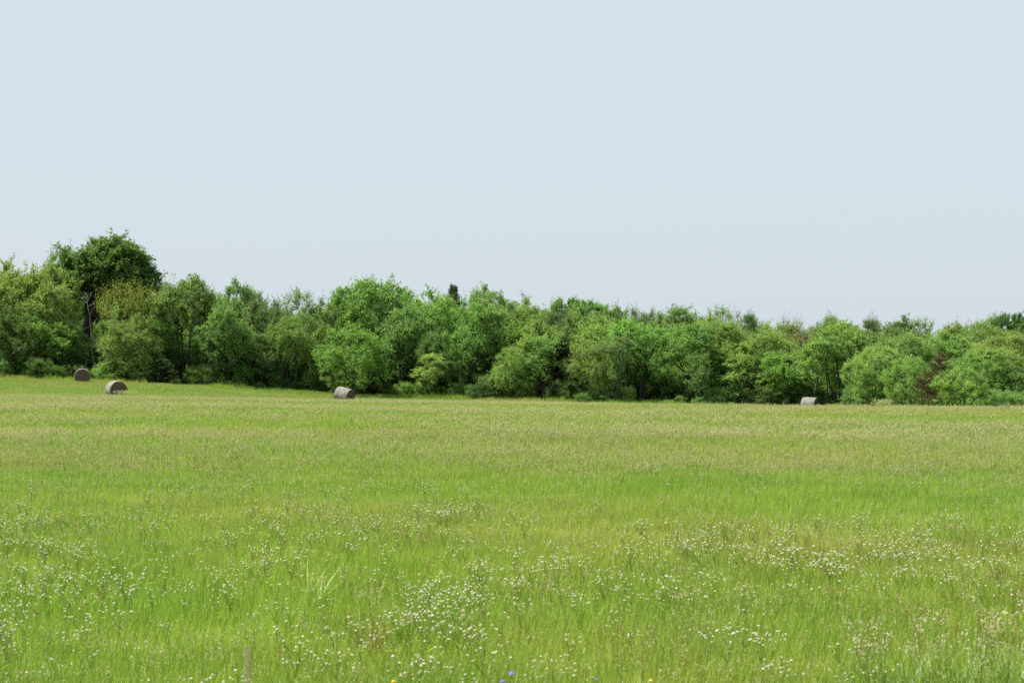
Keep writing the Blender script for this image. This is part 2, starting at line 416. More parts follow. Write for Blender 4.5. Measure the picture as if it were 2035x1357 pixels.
broadleaf('sapling_a', 173, cz=6.0, rad=(1.6, 1.6, 3.2), nl=6, sub=(0.8, 1.3), nb=60, bR=0.9, twigs=9, lpt=12, leaf=0.19, base=2.6, stems=1, low=0.6, rtip=0.017, lean=0.6)
broadleaf('sapling_b', 179, cz=5.6, rad=(2.0, 1.8, 3.4), nl=7, sub=(0.8, 1.4), nb=70, bR=0.95, twigs=9, lpt=11, leaf=0.19, base=1.9, stems=3, low=0.6, rtip=0.016)
broadleaf('sapling_c', 181, cz=6.3, rad=(2.3, 2.0, 2.4), nl=7, sub=(0.8, 1.3), nb=65, bR=0.9, twigs=10, lpt=10, leaf=0.19, base=2.3, stems=2, low=0.35, rtip=0.017, lean=-0.8)
def catkin(name, seed):
    """ascending shoots, catkin-yellow tips"""
    r = rng(seed)
    lobes = [(0, 0, 6.0, 3.3, 2.6, 2.2), (-2.2, 0, 6.6, 1.4, 1.4, 1.2), (2.2, 0.3, 6.8, 1.4, 1.3, 1.2), (0.2, -0.4, 7.2, 1.5, 1.5, 1.2)]
    B = lobes_sample(lobes, 80, r, 0.1, 0.2)
    sg = grow(B, np.array([[0, 0, -.3], [0, 0, .1], [0.1, 0, 1], [0.1, 0, 2.2]]), r)
    n = len(B); tw = 8
    C = np.repeat(B, tw, 0)
    d = unit(r.normal(0, 0.3, (n * tw, 3)) + np.array([0, 0, 1.0])); L = r.uniform(0.6, 1.9, n * tw)
    E = C + d * L[:, None]
    k = 15; idx = np.repeat(np.arange(n * tw), k); m = len(idx); t = r.random(m)
    p = C[idx] + (E - C)[idx] * t[:, None] + r.normal(0, 0.055, (m, 3))
    ax = unit(r.normal(0, 1, (m, 3)) + d[idx]); sd_ = unit(np.cross(ax, r.normal(0, 1, (m, 3))))
    l = 0.12 * r.uniform(.6, 1.4, m)
    finish_proto(name, sg, (C, E), (p, ax, sd_, l, l * 0.55))
catkin('catkin', 139)

def conifer(name, seed, dead=False):
    r = rng(seed); H = 10.0
    S = []; tw = []; P = []; AX = []; LL = []
    tz = np.linspace(-0.3, H * 0.97, 12); tx = np.cumsum(r.normal(0, 0.06, 12))
    tp = np.stack([tx, np.cumsum(r.normal(0, 0.05, 12)), tz], 1); tr = np.linspace(0.2, 0.015, 12)
    for i in range(11): S.append((tp[i], tp[i + 1], tr[i], tr[i + 1]))
    nb = 110 if dead else 190
    for i in range(nb):
        f = r.random() ** 1.15; z = 0.5 + f * (H - 0.7); a = r.uniform(0, 2 * math.pi)
        ln = (2.9 * (1 - f) ** 0.75 + 0.25) * r.uniform(0.65, 1.2)
        b0 = np.array([np.interp(z, tz, tp[:, 0]), np.interp(z, tz, tp[:, 1]), z])
        up_ = r.uniform(0.35, 0.8) if not dead else r.uniform(0.35, 0.75)
        e = b0 + np.array([math.cos(a), math.sin(a), up_]) * ln
        S.append((b0, e, 0.03, 0.008))
        ns = int(10 + 16 * ln)
        for j in range(ns):
            t = r.uniform(0.15, 1.0); q0 = b0 + (e - b0) * t
            dd = unit(np.array([math.cos(a), math.sin(a), up_]) * 0.7 + r.normal(0, 0.45, 3) + np.array([0, 0, 0.2])); l2 = r.uniform(0.25, 0.55)
            tw.append((q0, q0 + dd * l2))
            k = 11 if not dead else 7
            tt = r.random(k)
            P.append(q0 + dd * l2 * tt[:, None] + r.normal(0, 0.05, (k, 3))); AX.append(unit(dd + r.normal(0, 0.35, (k, 3)))); LL.append(np.full(k, 0.17) * r.uniform(.7, 1.4, k))
    A = np.array([s[0] for s in S]); B = np.array([s[1] for s in S]); ra = np.array([s[2] for s in S]); rb = np.array([s[3] for s in S])
    P = np.concatenate(P); AX = np.concatenate(AX); LL = np.concatenate(LL)
    sd_ = unit(np.cross(AX, r.normal(0, 1, AX.shape)))
    finish_proto(name, (A, B, ra, rb), (np.array([t[0] for t in tw]), np.array([t[1] for t in tw])), (P, AX, sd_, LL, LL * (0.34 if not dead else 0.22)), bark=BARK if not dead else BARK_TWIG)
conifer('cedar', 149); conifer('cedar_b', 151); conifer('cedar_dead', 157, True)

def bare(name, seed, pale=True, nb=60, wide=1.6, leafy=0):
    r = rng(seed)
    B = lobes_sample([(0, 0, 6.3, wide, wide, 3.3), (0.5, 0, 8.0, wide * .7, wide * .7, 1.7)], nb, r, 0.3, 0.3)
    sg = grow(B, np.array([[0, 0, -.3], [0.05, 0, .3], [0, 0, 1.6], [0.1, 0, 3.2]]), r, r_tip=0.018)
    C, E, *lv = sprays(B, np.array([0, 0, 4.0]), 1.0, 9, max(leafy, 1), 0.12, r, up=0.8)
    finish_proto(name, sg, (C, E), lv if leafy else None, bark=BARK_PALE if pale else BARK_TWIG, twig_r=0.011)
bare('bare_pale', 163, True, 45, 1.3, 2); bare('twiggy', 167, False, 110, 2.0, 4)

def make_plant(name, u, ytop, r, wpx, proto, tint, label, cat='tree', group=None, rot=None, tilt=0.0, crown='crown', trunk='trunk', height=None):
    tm, cm, top, wd = PROTO[proto]
    x = px(u, r); y = r; z = gz(x, y)
    H = (pz(ytop, r) - z) if height is None else height
    W = wpx / FPX * r
    e = empty(name, (x, y, z - 0.03))
    rs = rng(int(u * 7 + r * 13 + 5))
    a = rs.uniform(0, 2 * math.pi) if rot is None else rot
    e.rotation_euler = (0, tilt, a) if tilt == 0 else (0, tilt, 0)
    e.scale = (W / wd, W / wd, H / top)
    t = obj(trunk, tm, e)
    if cm is not None:
        c = obj(crown, cm, e)
        j = rs.uniform(0.92, 1.08, 3)
        c.color = (tint[0] * j[0], tint[1] * j[1], tint[2] * j[2], 1)
    tag(e, label, cat, group)
    return e

G_LIME = (0.27, 0.4, 0.11); G_BRIGHT = (0.222, 0.37, 0.1); G_MID = (0.19, 0.325, 0.095); G_DARK = (0.115, 0.2, 0.06)
G_OLIVE = (0.235, 0.325, 0.095); G_GREY = (0.165, 0.25, 0.095); G_YEL = (0.27, 0.35, 0.065); G_CED = (0.085, 0.13, 0.065); G_BROWN = (0.105, 0.085, 0.045)
T = 'trees of the woodland edge'
TREES = [
 # u, ytop, dist, width px, prototype, tint, label
 (-150, 520, 206, 150, 'round_a', G_MID, None), (-60, 512, 208, 150, 'spread_b', G_LIME, None),
 (20, 515, 209, 135, 'round_b', (0.25, 0.35, 0.095), 'pale green rounded tree cut by the left edge of the photo'),
 (92, 521, 207, 125, 'spread_b', (0.265, 0.365, 0.098), 'domed pale green tree left of the tall dark tree'),
 (118, 488, 219, 85, 'airy_a', G_MID, 'thin green treetop showing just behind the left shoulder of the tall dark tree'),
 (172, 468, 211, 186, 'dark_big', G_DARK, 'tallest tree, dark green dense crown on a thick trunk above the left bales'),
 (262, 552, 206, 140, 'catkin', G_YEL, 'yellow-green tree with upright shoots in front of the tall dark tree'),
 (30, 608, 203, 120, 'bushy_a', G_DARK, 'dark low tree below the pale tree at the left edge'),
 (112, 640, 204, 95, 'round_c', G_MID, 'shaded small tree up-left of the far bale, below the domed pale tree'),
 (255, 624, 202, 120, 'bushy_b', G_OLIVE, 'olive low bushy tree behind the bale with the dark round end'),
 (275, 575, 221, 120, 'round_b', G_MID, 'shaded green tree seen through the yellow-green shoots under the tall dark crown'),
 (322, 553, 222, 70, 'airy_b', G_GREY, 'thin grey-green treetop at the right shoulder of the tall dark tree'),
 (362, 545, 207, 110, 'stem_a', G_MID, 'rounded green tree first right of the tall dark tree'),
 (405, 572, 208, 70, 'airy_a', G_LIME, 'narrow yellowish tree with leaning dark limbs left of the double-domed tree'),
 (466, 556, 213, 118, 'round_a', G_MID, 'double-domed green tree a third of the way along the treeline'),
 (452, 603, 205, 95, 'round_c', G_BRIGHT, 'bright green tree in front of the double-domed tree'),
 (535, 588, 210, 110, 'airy_a', G_GREY, 'loose grey-green tree right of the double-domed tree'),
 (602, 571, 214, 95, 'airy_b', G_MID, 'open tree with sky showing between its limbs left of the broad spreading tree'),
 (570, 622, 206, 80, 'airy_a', G_OLIVE, 'brownish thin tree below the gap left of the broad spreading tree'),
 (645, 592, 207, 65, 'slim', G_MID, 'slim green tree touching the left side of the broad spreading tree'),
 (735, 552, 213, 190, 'spread_a', G_MID, 'broad spreading tree with dark fanned limbs above the tilted bale'),
 (697, 642, 201, 140, 'bushy_b', (0.215, 0.345, 0.09), 'bright leafy low tree right behind the tilted bale'),
 (795, 606, 206, 100, 'stem_b', G_MID, 'green tree with dark bare lower stems right of the leafy tree behind the tilted bale'),
 (850, 572, 211, 115, 'round_b', G_BRIGHT, 'bright green round tree just left of the pointed cedar top'),
 (930, 592, 205, 90, 'slim', G_BRIGHT, 'slim bright tree below the pointed cedar top'),
 (862, 655, 204, 80, 'airy_a', G_MID, 'dim thin tree below the bright round tree beside the pointed cedar'),
 (898, 584, 214, 95, 'round_c', G_BRIGHT, 'green tree crown right under the pointed cedar top'),
 (967, 566, 219, 120, 'round_a', G_MID, 'round green treetop just right of the pointed cedar top'),
 (1000, 606, 207, 115, 'round_c', G_BRIGHT, 'light green tree below the round treetop right of the pointed cedar'),
 (1042, 588, 226, 100, 'round_b', G_BRIGHT, 'back row green treetop first left of the two dark knobbly treetops'),
 (1055, 635, 205, 115, 'spread_b', G_LIME, 'yellow-green domed tree left of the feathery grey-green tree'),
 (1108, 616, 208, 110, 'willow', G_GREY, 'feathery grey-green tree above the dark brown cedar'),
 (1012, 690, 199, 75, 'bushy_a', G_LIME, 'small lime tree left of the dark brown cedar'),
 (1122, 592, 228, 75, 'dark_top', G_MID, 'left one of two dark knobbly treetops in the back row'),
 (1168, 595, 227, 85, 'dark_top', G_MID, 'right one of two dark knobbly treetops in the back row'),
 (1209, 606, 225, 65, 'round_c', G_BRIGHT, 'small round treetop left of the gap in the skyline'),
 (1190, 628, 207, 125, 'round_b', G_BRIGHT, 'bright green tree right of the feathery grey-green tree'),
 (1163, 676, 199, 90, 'bushy_b', G_LIME, 'low lime green tree right of the dark brown cedar'),
 (1250, 604, 231, 80, 'airy_a', G_GREY, 'sparse see-through treetop right of the gap in the skyline'),
 (1287, 612, 229, 60, 'airy_b', G_GREY, 'wispy small treetop between the see-through treetop and the wide feathery tree'),
 (1272, 632, 200.5, 130, 'stem_a', G_BRIGHT, 'light green tree with thin upright trunks below the see-through treetop'),
 (1345, 608, 212, 150, 'willow', G_MID, 'wide feathery green tree in the right half of the treeline'),
 (1362, 640, 200, 120, 'stem_b', G_MID, 'tree with a forked dark trunk below the wide feathery tree'),
 (1420, 606, 224, 75, 'airy_b', G_MID, 'sparse leafy treetop right of the wide feathery tree'),
 (1412, 628, 204, 115, 'round_a', G_LIME, 'yellowish green tree below the sparse leafy treetop'),
 (1448, 634, 200, 110, 'round_c', G_BRIGHT, 'bright round tree left of the pale bare treetops'),
 (1468, 604, 228, 45, 'bare_pale', G_OLIVE, 'bare pale treetop furthest left of the three on the right skyline'),
 (1494, 618, 227, 75, 'airy_a', G_GREY, 'grey-green treetop between the bare pale treetops'),
 (1525, 642, 199, 120, 'round_b', G_LIME, 'lime tree left of the brown twiggy tree'),
 (1562, 618, 226, 55, 'bare_pale', G_OLIVE, 'bare pale treetop in the middle of the three on the right skyline'),
 (1586, 620, 222, 45, 'bare_pale', G_OLIVE, 'bare pale treetop furthest right of the three on the right skyline'),
 (1560, 638, 220, 80, 'airy_a', G_OLIVE, 'olive treetop at the foot of the bare pale treetops'),
 (1608, 644, 205, 95, 'twiggy', G_OLIVE, 'brown twiggy tree above the pale bale half hidden by grass'),
 (1565, 700, 194, 100, 'round_c', G_BRIGHT, 'low green tree up-left of the pale bale half hidden by grass'),
 (1648, 622, 216, 85, 'airy_a', G_MID, 'thin treetop behind the big bright tree above the half-hidden bale'),
 (1668, 636, 189, 120, 'stem_a', G_BRIGHT, 'big bright green tree with dark bare lower trunks right of the half-hidden bale'),
 (1738, 628, 214, 95, 'airy_a', G_GREY, 'grey-green treetop right of the big bright tree'),
 (1795, 628, 214, 110, 'round_a', G_GREY, 'mid green back row treetop left of the spiky tip'),
 (1842, 631, 216, 85, 'airy_b', G_MID, 'dull treetop with a spiky tip above the rusty dead cedar'),
 (1878, 642, 210, 80, 'round_c', G_OLIVE, 'olive treetop above right of the rusty dead cedar'),
 (1925, 636, 214, 80, 'airy_a', G_MID, 'dark thin treetop right of the last skyline gap'),
 (1968, 624, 215, 85, 'airy_b', G_OLIVE, 'ragged sparse treetop next to the dark one in the right corner'),
 (2005, 622, 208, 85, 'dark_top', G_DARK, 'dark dense treetop near the right edge'),
 (2060, 628, 210, 90, 'round_b', G_MID, None), (2130, 640, 205, 130, 'round_a', G_BRIGHT, None), (2210, 640, 205, 130, 'spread_b', G_MID, None),
 (1738, 688, 168, 115, 'bushy_a', G_LIME, 'rounded pale thicket tree at the left end of the right-hand thicket'),
 (1795, 660, 173, 150, 'bushy_b', G_BRIGHT, 'tallest layered tree of the right-hand thicket'),
 (1900, 656, 175, 160, 'spread_b', G_BRIGHT, 'wide tree behind the top of the rusty dead cedar'),
 (1800, 712, 157, 95, 'bushy_a', G_BRIGHT, 'low thicket tree just left of the rusty dead cedar'),
 (1912, 730, 149.5, 110, 'bushy_b', G_LIME, 'low leafy tree in front right of the rusty dead cedar'),
 (1945, 690, 164, 130, 'willow', G_BRIGHT, 'soft feathery green tree between the rusty dead cedar and the right edge'),
 (1992, 660, 168, 130, 'airy_a', G_LIME, 'loose light green tree with thin upright stems near the right edge'),
 (2035, 655, 172, 110, 'bushy_b', G_BRIGHT, 'leafy tree cut by the right edge of the photo'),
 (2100, 670, 166, 140, 'bushy_a', G_BRIGHT, None), (2180, 670, 168, 150, 'bushy_b', G_LIME, None),
]
OFF = {-150: 'outermost tree beyond the left edge of the photo', -60: 'tree next beyond the left edge of the photo',
       2060: 'back row tree just beyond the right edge', 2130: 'back row tree second beyond the right edge', 2210: 'back row tree third beyond the right edge',
       2100: 'thicket tree just beyond the right edge', 2180: 'outermost thicket tree beyond the right edge'}
for (u, yt, r_, wp, pr, ti, lb) in TREES:
    make_plant('broadleaf_tree', u, yt, r_, wp, pr, ti, lb or OFF[u], 'tree', T, rot=0.0 if pr in ('dark_big', 'catkin') else None)

C_ = 'cedars among the broadleaf trees'
for (u, yt, r_, wp, pr, ti, lb) in [
 (904, 569, 224, 62, 'cedar', G_CED, 'pointed dark cedar top standing above the treeline near the centre'),
 (1108, 672, 201, 85, 'cedar_b', (0.085, 0.09, 0.05), 'dark brown cedar in shade right of the small lime tree'),
 (318, 712, 200, 55, 'cedar_b', G_CED, 'small black-green cedar bush right of the two left bales, the left cedar bush'),
 (745, 712, 203, 55, 'cedar', G_CED, 'small black-green cedar bush right of the tilted bale'),
 (480, 650, 209, 60, 'cedar', G_CED, 'dark cedar in shadow under the double-domed tree'),
 (965, 640, 209, 70, 'cedar_b', (0.085, 0.1, 0.055), 'brown-green cedar in shadow right of the slim bright tree'),
]: make_plant('cedar_tree', u, yt, r_, wp, pr, ti, lb, 'cedar', C_)
make_plant('dead_cedar', 1850, 698, 151.0, 85, 'cedar_dead', G_BROWN, 'rusty brown dead cedar leaning among the green thicket', 'dead tree', tilt=0.16)

# pale dead snag in front of the tall dark tree
def snag(name, pts, rad, u, r_, label, twigs=14, seed=1):
    r = rng(seed); g = Geo()
    P = np.array([[px(a, r_) - px(u, r_), 0.3 * math.sin(i * 1.7), 0] for i, (a, b) in enumerate(pts)])
    x0 = px(u, r_); z0 = gz(x0, r_)
    for i, (a, b) in enumerate(pts): P[i, 2] = pz(b, r_) - z0
    n = 14; t = np.linspace(0, 1, len(P)); tt = np.linspace(0, 1, n)
    C = np.stack([np.interp(tt, t, P[:, k]) for k in range(3)], 1); C[1:-1] += r.normal(0, 0.06, (n - 2, 3))
    g.add(*polytube(C, np.linspace(rad, 0.02, n), 7))
    e = empty(name, (x0, r_, z0))
    obj('trunk', g.mesh('dead_trunk', [BARK_PALE], True), e)
    for k in range(twigs // 2):
        gb = Geo(); i = r.integers(4, n - 1); d = unit(np.array([r.normal(0, 1), r.normal(0, .6), 0.5 + r.random()]))
        L = r.uniform(0.5, 1.5); B = C[i] + d * np.linspace(0, L, 6)[:, None]; B[1:] += r.normal(0, 0.05, (5, 3))
        gb.add(*polytube(B, np.linspace(0.035, 0.008, 6), 5))
        for j in range(2):
            d2 = unit(d + r.normal(0, 0.6, 3)); gb.add(*polytube(B[3] + d2 * np.linspace(0, L * .5, 4)[:, None], np.linspace(0.015, 0.005, 4), 4))
        obj('branch', gb.mesh('dead_branch', [BARK_PALE], True), e)
    tag(e, label, 'dead tree', 'pale dead stems')
snag('dead_snag', [(186, 745), (184, 690), (179, 640), (174, 605), (181, 580)], 0.055, 186, 204.0, 'pale upright dead stem in front of the trunk of the tall dark tree', seed=3)
snag('dead_snag', [(172, 735), (168, 700), (150, 650), (118, 617)], 0.04, 172, 204.2, 'pale dead branch slanting up to the left above the far bale', seed=5)

# low shrubs along the foot of the wood
EDGE_U = np.array([-200, 0, 300, 600, 1000, 1300, 1600, 1690, 1750, 2035, 2300])
EDGE_R = np.array([199, 199, 199, 203, 197, 194, 190, 180, 160, 154, 154])
marks = [(0, 'left edge'), (163, 'far bale'), (318, 'left cedar bush'), (682, 'tilted bale'), (905, 'pointed cedar'), (1108, 'dark brown cedar'), (1345, 'wide feathery tree'), (1608, 'half-hidden bale'), (1850, 'rusty dead cedar')]
ORD = ['first', 'second', 'third', 'fourth', 'fifth', 'sixth', 'seventh', 'eighth', 'ninth', 'tenth', 'eleventh', 'twelfth']
rs = rng(77); u = -130.0; cnt = {}
while u < 2170:
    r_ = float(np.interp(u, EDGE_U, EDGE_R)) + rs.uniform(0.5, 5.5)
    h = rs.uniform(0.7, 2.7) * (1.45 if rs.random() < 0.2 else 1) if u < 1690 else rs.uniform(0.8, 2.2)
    if min(abs(u - q_) for q_ in (362, 795, 1272, 1362, 1668)) < 30: h = min(h, 2.4)
    wpx_ = (h + 0.5) * rs.uniform(0.7, 1.4) * FPX / r_
    tint = [G_DARK, G_DARK, G_MID, G_MID, G_BRIGHT][rs.integers(0, 5)]  # mostly dark and mid greens: shade at the wood foot put into the tint
    if u < 0: lb = 'low shrub beyond the left edge, number %s outward' % ORD[int(-u // 24)]
    elif u > 2035: lb = 'low shrub beyond the right edge, number %s outward' % ORD[int((u - 2035) // 22)]
    else:
        k = max(i for i, m_ in enumerate(marks) if m_[0] <= u); cnt[k] = cnt.get(k, 0) + 1
        lb = 'low shrub at the wood foot, %s one right of the %s' % (ORD[cnt[k] - 1], marks[k][1])
    make_plant('shrub', u, 0, r_, wpx_, ['shrub_a', 'shrub_b'][rs.integers(0, 2)], tint, lb, 'shrub', 'shrubs along the foot of the wood', crown='foliage', trunk='stems', height=h)
    u += rs.uniform(24, 40)

cnt = {}
for u in (75, 420, 520, 590, 650, 850, 890, 990, 1070, 1225, 1310, 1395, 1480, 1550, 1640):
    r_ = float(np.interp(u, EDGE_U, EDGE_R)) + 1.0
    k = max(i for i, m_ in enumerate(marks) if m_[0] <= u); cnt[k] = cnt.get(k, 0) + 1
    h = rs.uniform(3.4, 7.8)
    make_plant('sapling', u + rs.uniform(-12, 12), 0, r_ + rs.uniform(0, 3.5), h * rs.uniform(8, 14), 'sapling_' + 'abc'[rs.integers(0, 3)], [G_MID, G_BRIGHT, G_LIME, G_MID, G_GREY][rs.integers(0, 5)],
               'thin-stemmed sapling at the wood edge, %s one right of the %s' % (ORD[cnt[k] - 1], marks[k][1]), 'sapling', 'saplings along the wood edge', height=h)

# ------------------------------------------------------------------ scatter (geometry nodes): for grass, flowers, undergrowth that nobody could count
def proto_collection(name, meshes, colors=None):
    c = bpy.data.collections.new(name)
    for i, me in enumerate(meshes):
        o = bpy.data.objects.new('%s_%02d' % (name, i), me); c.objects.link(o)
        if colors: o.color = (*colors[i], 1)
    return c
def scatter_group(name, coll):
    ng = bpy.data.node_groups.new(name, 'GeometryNodeTree')
    ng.interface.new_socket('Geometry', in_out='INPUT', socket_type='NodeSocketGeometry')
    ng.interface.new_socket('Geometry', in_out='OUTPUT', socket_type='NodeSocketGeometry')
    gi = ng.nodes.new('NodeGroupInput'); go = ng.nodes.new('NodeGroupOutput')
    ci = ng.nodes.new('GeometryNodeCollectionInfo'); ci.inputs['Collection'].default_value = coll
    ci.inputs['Separate Children'].default_value = True; ci.inputs['Reset Children'].default_value = True
    ip = ng.nodes.new('GeometryNodeInstanceOnPoints'); ip.inputs['Pick Instance'].default_value = True
    def attr(nm, ty):
        a = ng.nodes.new('GeometryNodeInputNamedAttribute'); a.data_type = ty; a.inputs[0].default_value = nm
        return a.outputs[0]
    er = ng.nodes.new('FunctionNodeEulerToRotation')
    L = ng.links.new
    L(gi.outputs[0], ip.inputs['Points']); L(ci.outputs[0], ip.inputs['Instance'])
    L(attr('pick', 'INT'), ip.inputs['Instance Index'])
    L(attr('rot', 'FLOAT_VECTOR'), er.inputs[0]); L(er.outputs[0], ip.inputs['Rotation'])
    L(attr('siz', 'FLOAT_VECTOR'), ip.inputs['Scale'])
    L(ip.outputs[0], go.inputs[0])
    return ng
def scatter(name, coll, pts, pick, rot, siz, label, cat, color=(1, 1, 1)):
    me = bpy.data.meshes.new(name)
    me.vertices.add(len(pts)); me.vertices.foreach_set('co', np.asarray(pts, np.float32).ravel())
    a = me.attributes.new('pick', 'INT', 'POINT'); a.data.foreach_set('value', np.asarray(pick, np.int32))
    a = me.attributes.new('rot', 'FLOAT_VECTOR', 'POINT'); a.data.foreach_set('vector', np.asarray(rot, np.float32).ravel())
    a = me.attributes.new('siz', 'FLOAT_VECTOR', 'POINT'); a.data.foreach_set('vector', np.asarray(siz, np.float32).ravel())
    o = obj(name, me); tag(o, label, cat, kind='stuff'); o.color = (*color, 1)
    md = o.modifiers.new('scatter', 'NODES'); md.node_group = scatter_group(name + '_scatter', coll)
    return o

# undergrowth that closes the view between the trunks behind the first trees, and the depth of the wood
rs = rng(5)
n = 260; uu = np.linspace(-250, 2300, n) + rs.uniform(-10, 10, n); rr = np.interp(uu, EDGE_U, EDGE_R) + rs.uniform(7, 30, n)
xx = px(uu, rr); hh = rs.uniform(0.28, 0.55, n) * np.where((uu > 320) & (uu < 430), 0.75, 1.0) * np.where((uu > 540) & (uu < 640), 0.8, 1.0)
UND = [PROTO['shrub_a'][1], PROTO['shrub_b'][1], PROTO['bushy_a'][1], PROTO['bushy_b'][1]]
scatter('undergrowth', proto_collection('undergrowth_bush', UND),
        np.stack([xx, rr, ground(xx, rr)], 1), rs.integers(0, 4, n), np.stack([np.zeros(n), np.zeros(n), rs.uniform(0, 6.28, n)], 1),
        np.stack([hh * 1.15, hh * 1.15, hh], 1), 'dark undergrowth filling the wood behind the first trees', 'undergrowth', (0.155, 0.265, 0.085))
n = 130; uu = np.linspace(-300, 2350, n) + rs.uniform(-8, 8, n); rr = np.interp(uu, EDGE_U, EDGE_R) + rs.uniform(8, 20, n)
xx = px(uu, rr); zz = ground(xx, rr); hh = rs.uniform(0.42, 0.78, n) * np.where(uu > 1690, 0.75, 1.0)
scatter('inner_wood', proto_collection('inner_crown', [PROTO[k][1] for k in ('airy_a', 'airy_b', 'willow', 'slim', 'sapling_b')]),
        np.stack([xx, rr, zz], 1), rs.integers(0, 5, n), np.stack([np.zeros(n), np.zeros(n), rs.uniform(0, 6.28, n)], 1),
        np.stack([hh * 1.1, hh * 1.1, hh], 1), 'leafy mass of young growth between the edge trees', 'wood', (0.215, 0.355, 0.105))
SKU = [-300, 0, 60, 130, 300, 360, 405, 440, 500, 545, 600, 650, 700, 760, 825, 870, 960, 1010, 1060, 1180, 1215, 1260, 1340, 1420, 1530, 1640, 1760, 1840, 1885, 1920, 1985, 2035, 2400]
SKY = [525, 525, 525, 535, 575, 560, 585, 570, 570, 600, 600, 600, 575, 575, 592, 590, 578, 590, 600, 606, 622, 622, 620, 622, 640, 634, 640, 644, 660, 645, 632, 634, 640]
n = 170; uu = np.linspace(-300, 2350, n) + rs.uniform(-8, 8, n); rr = np.interp(uu, EDGE_U, EDGE_R) + rs.uniform(24, 50, n)
xx = px(uu, rr); zz = ground(xx, rr); hh = (pz(np.interp(uu, SKU, SKY) + rs.uniform(2, 34, n), rr) - zz) / 10.0
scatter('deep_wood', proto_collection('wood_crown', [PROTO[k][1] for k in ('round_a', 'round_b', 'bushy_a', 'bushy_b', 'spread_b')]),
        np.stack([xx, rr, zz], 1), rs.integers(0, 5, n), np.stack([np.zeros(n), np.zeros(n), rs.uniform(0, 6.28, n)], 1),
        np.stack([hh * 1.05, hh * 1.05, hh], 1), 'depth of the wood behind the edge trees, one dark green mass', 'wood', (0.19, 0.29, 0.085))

# ------------------------------------------------------------------ meadow
def mat_grass(name, a, b, c_, dry, trans=0.4):
    m, nt = new_mat(name)
    g = N(nt, 'ShaderNodeNewGeometry')
    n1 = N(nt, 'ShaderNodeTexNoise'); n1.inputs['Scale'].default_value = 0.09; n1.inputs['Detail'].default_value = 4
    mp = N(nt, 'ShaderNodeMapping'); mp.inputs['Scale'].default_value = (0.8, 1.0, 1.0)
    nt.links.new(g.outputs['Position'], mp.inputs[0]); nt.links.new(mp.outputs[0], n1.inputs['Vector'])
    n2 = N(nt, 'ShaderNodeTexNoise'); n2.inputs['Scale'].default_value = 0.9; n2.inputs['Detail'].default_value = 4
    nt.links.new(g.outputs['Position'], n2.inputs['Vector'])
    base = ramp(nt, n1.outputs[0], [(0.36, a), (0.5, b), (0.64, c_)])
    base = mixc(nt, 1.0, base, ramp(nt, n2.outputs[0], [(0.3, (0.8, 0.86, 0.8)), (0.7, (1.2, 1.12, 1.1))]), 'MULTIPLY')
    v = ramp(nt, g.outputs['Random Per Island'], [(0, (0.9, 0.92, 0.88)), (0.6, (1.0, 1.0, 1)), (0.88, (1.12, 1.1, 1.06)), (1.0, (1.2, 1.15, 1.1))])
    col = mixc(nt, 1.0, base, v, 'MULTIPLY')
    gt = N(nt, 'ShaderNodeMath', operation='GREATER_THAN'); nt.links.new(g.outputs['Random Per Island'], gt.inputs[0]); gt.inputs[1].default_value = 1 - dry
    col = mixc(nt, gt.outputs[0], col, (0.3, 0.25, 0.12))
    leaf_shader(nt, col, trans, 0.02, (1.1, 1.15, 0.75))
    return m
GRASS = mat_grass('meadow_grass', (0.245, 0.405, 0.06), (0.295, 0.42, 0.068), (0.365, 0.41, 0.095), 0.06)
GRASS_FAR = mat_grass('far_sward', (0.25, 0.37, 0.095), (0.29, 0.38, 0.1), (0.34, 0.37, 0.12), 0.03)
SEED = mat_simple_leaf('seed_head', [(0, (0.4, 0.37, 0.2)), (0.5, (0.55, 0.51, 0.31)), (1, (0.68, 0.64, 0.46))], 0.35, 0.0, (0.15, (0.85, 0.88, 0.85), (1.1, 1.05, 1.05)))
CULM = mat_simple_leaf('grass_culm', [(0, (0.2, 0.25, 0.06)), (1, (0.32, 0.31, 0.11))], 0.3)
WHITE = mat_simple_leaf('white_petal', [(0, (0.5, 0.45, 0.35)), (0.5, (0.66, 0.61, 0.52)), (1, (0.8, 0.77, 0.7))], 0.3)
STEM = mat_simple_leaf('flower_stem', [(0, (0.24, 0.36, 0.07)), (1, (0.32, 0.4, 0.1))], 0.4)
YELLOW = mat_simple_leaf('yellow_petal', [(0, (0.75, 0.5, 0.03)), (1, (0.85, 0.62, 0.05))], 0.3)
PURPLE = mat_simple_leaf('purple_petal', [(0, (0.3, 0.2, 0.62)), (1, (0.45, 0.33, 0.8))], 0.3)
ORANGE = mat_simple_leaf('orange_bract', [(0, (0.75, 0.25, 0.1)), (1, (0.85, 0.4, 0.2))], 0.3)
RUST = mat_simple_leaf('rusty_grass', [(0, (0.24, 0.16, 0.06)), (1, (0.34, 0.26, 0.1))], 0.3)
SAGE = mat_simple_leaf('grey_green_leaf', [(0, (0.16, 0.22, 0.13)), (1, (0.26, 0.32, 0.22))], 0.3)
LUSH = mat_simple_leaf('lush_blade', [(0, (0.16, 0.27, 0.045)), (0.6, (0.23, 0.35, 0.06)), (1, (0.34, 0.38, 0.1))], 0.42, 0.03)
DRY = mat_simple_leaf('dry_stalk', [(0, (0.2, 0.17, 0.13)), (1, (0.3, 0.26, 0.2))], 0.1)

